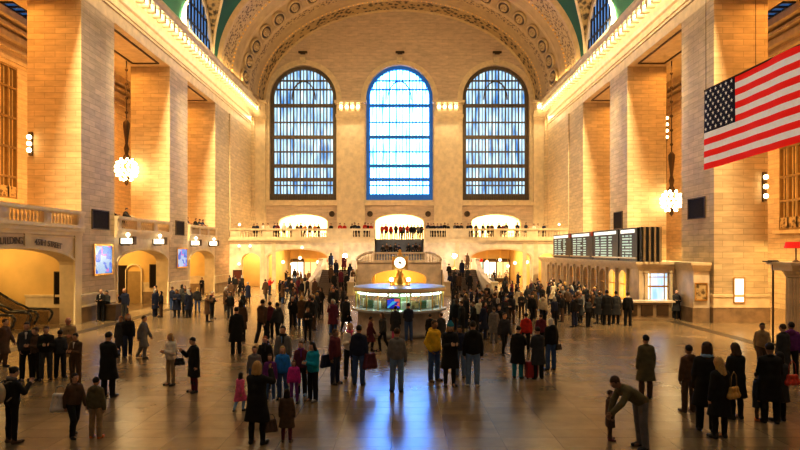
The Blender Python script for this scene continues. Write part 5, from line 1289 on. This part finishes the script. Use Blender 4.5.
# --- right
fg(676.5, 319.4, 290, 0, 'cross', 'coat', 'charcoal', 'trousers', 'black', 'bald', 'white', 'bald guard in dark coat standing at the service counter', hat=None, skin=(.62, .4, .3))
fg(646, 398, 335, 185, 'stand', 'coat', 'olive', 'trousers', 'brown', 'short', 'dark', 'figure in long olive brown coat behind the bending man')
fg(640, 448, 385, -78, 'bend', 'jacket', 'olive', 'trousers', 'grey', 'short', 'brown', 'man in olive jacket bending down toward the child at lower right', H=1.86)
fg(610, 440, 390, 80, 'stand', 'coat', 'brown', 'slim', 'brown', 'short', 'brown', 'child in brown coat facing the bending man', shoe='burgundy')
fg(689, 412, 345, 190, 'stand', 'parka', 'brown', 'trousers', 'brown', 'short', 'dark', 'figure in brown jacket and trousers left of the right foreground trio', shoe='brown')
fg(707, 431, 342, 150, 'stand', 'coat', 'black', 'trousers', 'black', 'long', 'brown', 'tall woman in dark cap and multicolour scarf, right foreground trio', hat='cap', scarf='light blue', boots=True)
a = fg(720, 438, 357, -165, 'phone', 'coat', 'black', 'slim', 'black', 'long', 'fair', 'long blond-haired woman in black with a yellow bag', boots=True)
bag('handbag', near(a, .24, 1.02, .1), .5, 1.05, (.62, .36, .08), 'tan yellow handbag on the long blond-haired woman')
fg(736, 419, 343, 195, 'hold', 'coat', 'black', 'slim', 'black', 'bob', 'brown', 'woman in black coat with brown scarf right of the yellow handbag', scarf='brown', boots=True)
fg(762, 372, 322, -20, 'walk', 'jacket', 'tan', 'trousers', 'brown', 'short', 'dark', 'figure in tan jacket standing behind the black coats at right')
fg(757, 420, 372, 60, 'stand', 'coat', 'charcoal', 'slim', 'brown', 'short', 'brown', 'child in charcoal coat with rust boots at right', boots=True, shoe='orange')
a = fg(770, 423, 343, 160, 'hold', 'coat', 'black', 'trousers', 'black', 'short', 'dark', 'large figure in black coat beside the red handbag at right', boots=True)
bag('handbag', near(a, .42, .98, .1), .2, 1.05, (.65, .06, .03), 'bright red handbag at the side of the large black coat')
fg(780, 421, 352, 200, 'stand', 'coat', 'charcoal', 'slim', 'black', 'bob', 'dark', 'person in charcoal coat and boots under the red handbag', boots=True)
fg(791, 378, 322, 150, 'look', 'parka', 'purple', 'trousers', 'black', 'short', 'dark', 'figure in purple jacket at the right edge of the hall')
fg(783, 380, 324, 200, 'stand', 'coat', 'charcoal', 'trousers', 'black', 'short', 'brown', 'figure in charcoal coat beside the purple jacket at the right edge')

# --- crowds: one figure at a time, described by look and place
TOPS = ['black']*11+['charcoal']*5+['navy']*4+['brown']*2+['grey', 'maroon', 'olive', 'burgundy', 'cream']
occ = [(t.location.x, t.location.y) for t, *_ in PEOPLE]
def crowd(n, pxr, fyr, place, group, Hr=(1.6, 1.82), tops=TOPS, excl=None, degs=None, poses=('stand', 'walk', 'walk', 'hold', 'pockets', 'phone', 'look'), seed=0):
    R = random.Random(seed); k = 0; tries = 0
    while k < n and tries < n*60:
        tries += 1; px = R.uniform(*pxr); fy = R.uniform(*fyr) if not callable(fyr) else fyr(px, R); x, d = ground(px, fy)
        if abs(x) > 17.3 or any((x-a)**2+(d-b)**2 < .40 for a, b in occ): continue
        if (x-.12)**2+(d-29.2)**2 < 2.75**2: continue
        if d > 52 and 4.0 < abs(x) < 8.9: continue
        if x > 12.0 and d > 33.4 and not (x < 14.1 and d > 35.4): continue
        occ.append((x, d)); k += 1; pose = R.choice(poses); top = R.choice(['jacket', 'coat', 'parka', 'coat']); tc = R.choice(tops)
        random.seed(seed*1000+k)
        person(x, d, 0, R.uniform(*Hr), R.choice(degs) if degs else R.uniform(0, 360), pose, top, tc, R.choice(['trousers', 'trousers', 'slim']), R.choice(['black', 'black', 'charcoal', 'navy', 'denim', 'brown']), R.choice(['short', 'short', 'bob', 'long']), R.choice(['dark', 'dark', 'dark', 'dark', 'brown', 'brown', 'brown', 'fair', 'grey']),
               scarf=R.choice([None, None, None, None, 'grey', 'burgundy']), hat=None, group=group, place=place)
crowd(11, (155, 200), (308, 319), 'before the second left pier', 'crowd before the second left pier', seed=1)
crowd(6, (212, 250), (300, 330), 'left of the posing family, far', 'walkers on the left of the floor', seed=12)
crowd(21, (292, 352), (306, 334), 'left of the booth', 'crowd left of the information booth', seed=2)
crowd(15, (248, 322), (291, 306), 'before the left balcony arch', 'crowd before the left balcony arch', seed=3, tops=TOPS+['red', 'white', 'cream'])
crowd(7, (270, 322), (282, 288), 'inside the left passage', 'people inside the left passage', seed=4, tops=['black', 'red', 'brown', 'charcoal'])
crowd(22, (446, 500), (304, 340), 'right of the booth', 'crowd right of the information booth', seed=5)
crowd(44, (475, 585), (298, 327), 'before the right balcony arch', 'crowd before the right balcony arch', seed=6, tops=TOPS+['red', 'burgundy'])
crowd(24, (553, 604), (306, 328), 'by the ticket windows', 'queue by the ticket windows', seed=7)
crowd(9, (480, 535), (282, 290), 'inside the right passage', 'people inside the right passage', seed=8)
crowd(12, (548, 600), (296, 307), 'along the ticket pavilion', 'people along the ticket pavilion', seed=9)
a = fg(628, 326, 292, 150, 'stand', 'jacket', 'black', 'trousers', 'black', 'short', 'dark', 'person with pale scarf in black by the service counter queue', scarf='white')
for (px, fy, ty, lab, tc) in ((607, 325, 290, 'person in black second from the counter end of the queue, by the pale scarf', 'black'), (616, 324, 291, 'person in charcoal just left of the pale scarf', 'charcoal')):
    fg(px, fy, ty, 170, 'stand', 'coat', tc, 'trousers', 'black', 'short', 'dark', lab)
# people on the floor's left edge row, benches of travellers
crowd(5, (225, 243), (291, 297), 'beside the dark red poster', 'people beside the dark red poster', seed=10)

# --- people on the balconies and stair
def at_rail(px, d, z, deg, tc, pose='rail', place=None, group=None, top='jacket', H=None, hc='dark', bc='black', hair='short', **kw):
    person(CX+(px-VX)*d/F, d, z, H or random.uniform(1.62, 1.8), deg, pose, top, tc, 'trousers', bc, hair, hc, place=place, group=group, **kw)
R = random.Random(3)
for px, tc in ((254, 'charcoal'), (257, 'navy'), (263, 'white'), (268, 'cream'), (275, 'navy'), (277.5, 'burgundy'), (284, 'white'), (291, 'grey'), (297, 'brown'), (301, 'black'), (305, 'orange'), (310, 'charcoal'), (315, 'orange'), (319, 'brown'),
               (331, 'black'), (340, 'red'), (344.5, 'red'), (352, 'black'), (355, 'charcoal'), (358.5, 'navy'), (365, 'red'), (368, 'black'), (371, 'red')):
    at_rail(px, 61.95+R.uniform(0, .5), 5.42, R.uniform(-30, 30), tc, R.choice(['rail', 'hold', 'stand']), 'at the far balcony rail, left half', 'onlookers at the left half of the far balcony')
for px, tc in ((428, 'navy'), (431, 'black'), (434, 'black'), (437.5, 'charcoal'), (441, 'navy'), (444.5, 'black'), (448, 'black'), (455, 'grey'), (458, 'black'), (461, 'charcoal'), (468, 'black'), (471, 'navy'), (476, 'brown'),
               (483, 'charcoal'), (488, 'black'), (492, 'brown'), (499, 'black'), (503, 'burgundy'), (506, 'black'), (517, 'navy'), (526, 'charcoal'), (534, 'white'), (538, 'cream'), (544, 'navy')):
    at_rail(px, 61.95+R.uniform(0, .5), 5.42, R.uniform(-30, 30), tc, R.choice(['rail', 'hold', 'stand']), 'at the far balcony rail, right half', 'onlookers at the right half of the far balcony')
for i, (px, tc) in enumerate(((382, 'red'), (386, 'red'), (391, 'red'), (396, 'charcoal'), (400.5, 'red'), (403.5, 'grey'), (407.5, 'red'), (411.5, 'black'), (414, 'charcoal'), (418, 'grey'), (421.5, 'black'))):
    at_rail(px, 64.75+.25*(i % 3), 5.42, R.uniform(-25, 25), tc, R.choice(['stand', 'hold', 'phone']), 'standing at the top of the central stair', 'people at the top of the central stair', bc=R.choice(['black', 'charcoal', 'grey']))
for i, (px, tc) in enumerate(((383, 'charcoal'), (386.5, 'brown'), (391, 'black'), (395, 'charcoal'), (399, 'navy'), (409, 'black'), (412.5, 'charcoal'), (416, 'black'), (420, 'brown'))):
    st = 5+(i % 2); d = 61.2+st*.235+.2
    person(CX+(px-VX)*d/F, d, 3.0+st*.173-.35, 1.72, R.uniform(-20, 20), 'sit', 'jacket', tc, 'trousers', 'black', 'short', R.choice(['dark', 'brown']), place='sitting on the central stair', group='people sitting on the central stair')
for s in (-1, 1):
    nm = 'left' if s < 0 else 'right'
    pl = [(331, 12), (344, 11), (336, 8), (350, 6), (331, 5), (341, 3), (353, 3), (334, 1), (347, 1)] if s < 0 else [(467, 12), (449, 6), (455, 3), (462, 8), (468, 4), (459, 1), (450, 1), (470, 1)]
    for i, (px, st) in enumerate(pl):
        d = 53.3+st*.33+.15 if st < 12 else 58.3; z = (st+1)*.169 if st < 12 else 2.22
        tc = R.choice(['black', 'charcoal', 'navy', 'brown', 'burgundy']); person(CX+(px-VX)*d/F, d, z, 1.7, R.choice([0, 180, 20, 200]), R.choice(['stand', 'phone', 'hold']), 'coat', tc, 'trousers', 'black', R.choice(['short', 'bob']), R.choice(['dark', 'brown']), place='on the %s flight of the staircase' % nm, group='people on the %s flight' % nm)
for px, d, deg, tc, z in ((118, 37.6, 90, 'black', 5.42), (136, 39.6, 90, 'black', 5.42), (194, 50.4, 80, 'white', 5.42), (197, 50.9, 80, 'navy', 5.42), (206, 53, 80, 'black', 5.42), (210, 54, 80, 'charcoal', 5.42), (213, 54.9, 80, 'navy', 5.42)):
    person(-18.95, d, z, 1.72, deg, 'rail', 'jacket', tc, 'trousers', 'black', 'short', 'dark', place='at the left gallery rail', group='onlookers at the left gallery rail')

# labels of the crowd: look, place and, only where needed, the order from the left
ORD = ['leftmost', 'second', 'third', 'fourth', 'fifth', 'sixth', 'seventh', 'eighth', 'ninth', 'tenth', 'eleventh', 'twelfth', 'thirteenth', 'fourteenth', 'fifteenth']
def deco(r, lvl):
    t, x, y, place, tc, top, bc, hc, hair, hat, hatc, pose, deg = r
    hh = {'short': hc+'-haired', 'bob': hc+'-haired', 'long': 'long '+hc+'-haired', 'bun': hc+'-haired', 'bald': 'bald'}[hair]
    garm = {'parka': 'puffer jacket'}.get(top, top)
    if 'rail' in place or 'sitting' in place or 'top of' in place: return '%s person in %s %s %s' % (hh, tc, garm, place)
    return '%s person, %s %s, %s trousers, %s' % (hh, tc, garm, bc, place)
import collections
gr = collections.defaultdict(list)
for r in PEOPLE:
    if r[3]: gr[deco(r, 0)].append(r)
for base, rs in gr.items():
    rs.sort(key=lambda r: (r[1]-CX)/r[2])
    for i, r in enumerate(rs):
        r[0]['label'] = base if len(rs) == 1 else base+', %s%s' % (ORD[min(i, 14)], '' if i == 0 else ' from left')
print('PEOPLE', len(PEOPLE))
# ------------------------------------------------------------------ camera, lights, world
cam = bpy.data.cameras.new('camera'); co = bpy.data.objects.new('camera', cam); COL.objects.link(co)
co.location = (CX, 0, CZ); co.rotation_euler = (pi/2, 0, 0); cam.sensor_width = 36; cam.lens = F*36/800; cam.shift_x = -1.2/800; cam.shift_y = 25/800; cam.clip_end = 300
SC.camera = co
w = bpy.data.worlds.new('world'); SC.world = w; w.use_nodes = True
w.node_tree.nodes['Background'].inputs[0].default_value = (.5, .6, .8, 1); w.node_tree.nodes['Background'].inputs[1].default_value = .05
SC.view_settings.view_transform = 'Standard'; SC.view_settings.look = 'None'; SC.view_settings.exposure = .38; SC.view_settings.gamma = .85
WARM = (1, .70, .34); ORG = (1, .46, .10); CR = (1, .80, .52)
light('AREA', (0, 42, 30.5), 3400, CR, 24, 26)  # added overhead fill for the hall, no fixture
light('AREA', (0, 4, 22), 1800, CR, 26, 14, rot=(radians(58), 0, 0))  # added front fill from behind the camera, no fixture
for s in (-1, 1):
    light('AREA', (s*17.5, 45, 22.9), 2300, WARM, .6, 50, rot=(pi, radians(s*-12), 0))
    light('AREA', (s*16.9, 46, 20.6), 1200, WARM, .4, 44, rot=(0, radians(s*-70), 0))
    light('AREA', (s*16.45, 25, 26.5), 2500, CR, .5, 40, rot=(0, 0, 0), spread=radians(100))
    for (a, b), pw in zip(((22.6, 32.9), (36.7, 45.5), (49.3, 56.6), (62, 70)), (3600, 3000, 2400, 900)):
        light('AREA', (s*22.5, (a+b)/2, 18.4), pw*.55, ORG, 5, b-a-1)
        light('POINT', (s*23.2, a+1.5, 9.0), pw*.62, ORG, radius=.6)
        light('AREA', (s*22.8, (a+b)/2, 4.8), 1500, (1, .68, .26), 5, b-a-1)
    light('AREA', (s*11, 68, 4.5), 3000, (1, .72, .34), 6, 8)
    light('AREA', (s*16.5, 64, 4.5), 700, (1, .75, .4), 2, 3)
    light('AREA', (s*10, 60, 20), 1300, WARM, 8, 2, rot=(radians(50), 0, 0))  # added wash over the back wall, no fixture
light('POINT', (0, 60.2, 1.6), 1500, (1, .66, .22), radius=.3)
light('AREA', (0, 47, 15), 2700, CR, 24, 4, rot=(radians(50), 0, 0))  # added light brightening the balcony front, no fixture
light('AREA', (0, 57.5, 23.2), 1500, WARM, 26, 2, rot=(radians(140), 0, 0))

for x in (-17.2, -6.0, 6.0, 17.2): light('AREA', (x, 69.6, 20.4), 260, (1, .82, .5), 2.4, .4, rot=(radians(-25), 0, 0))

for s in (-1, 1):
    for yp in (32.9, 45.5, 56.6):
        src = Vector((s*16.55, yp-10, 26.0)); tgt = Vector((s*19.6, yp, 7))
        o = light('SPOT', src, 100000, (1, .78, .42), spot=radians(58), radius=.25, name='cornice_spot'); o.rotation_euler = (tgt-src).to_track_quat('-Z', 'Y').to_euler()

light('POINT', (-17.2, 60.2, 3.2), 120, (1, .35, .1), radius=.3)
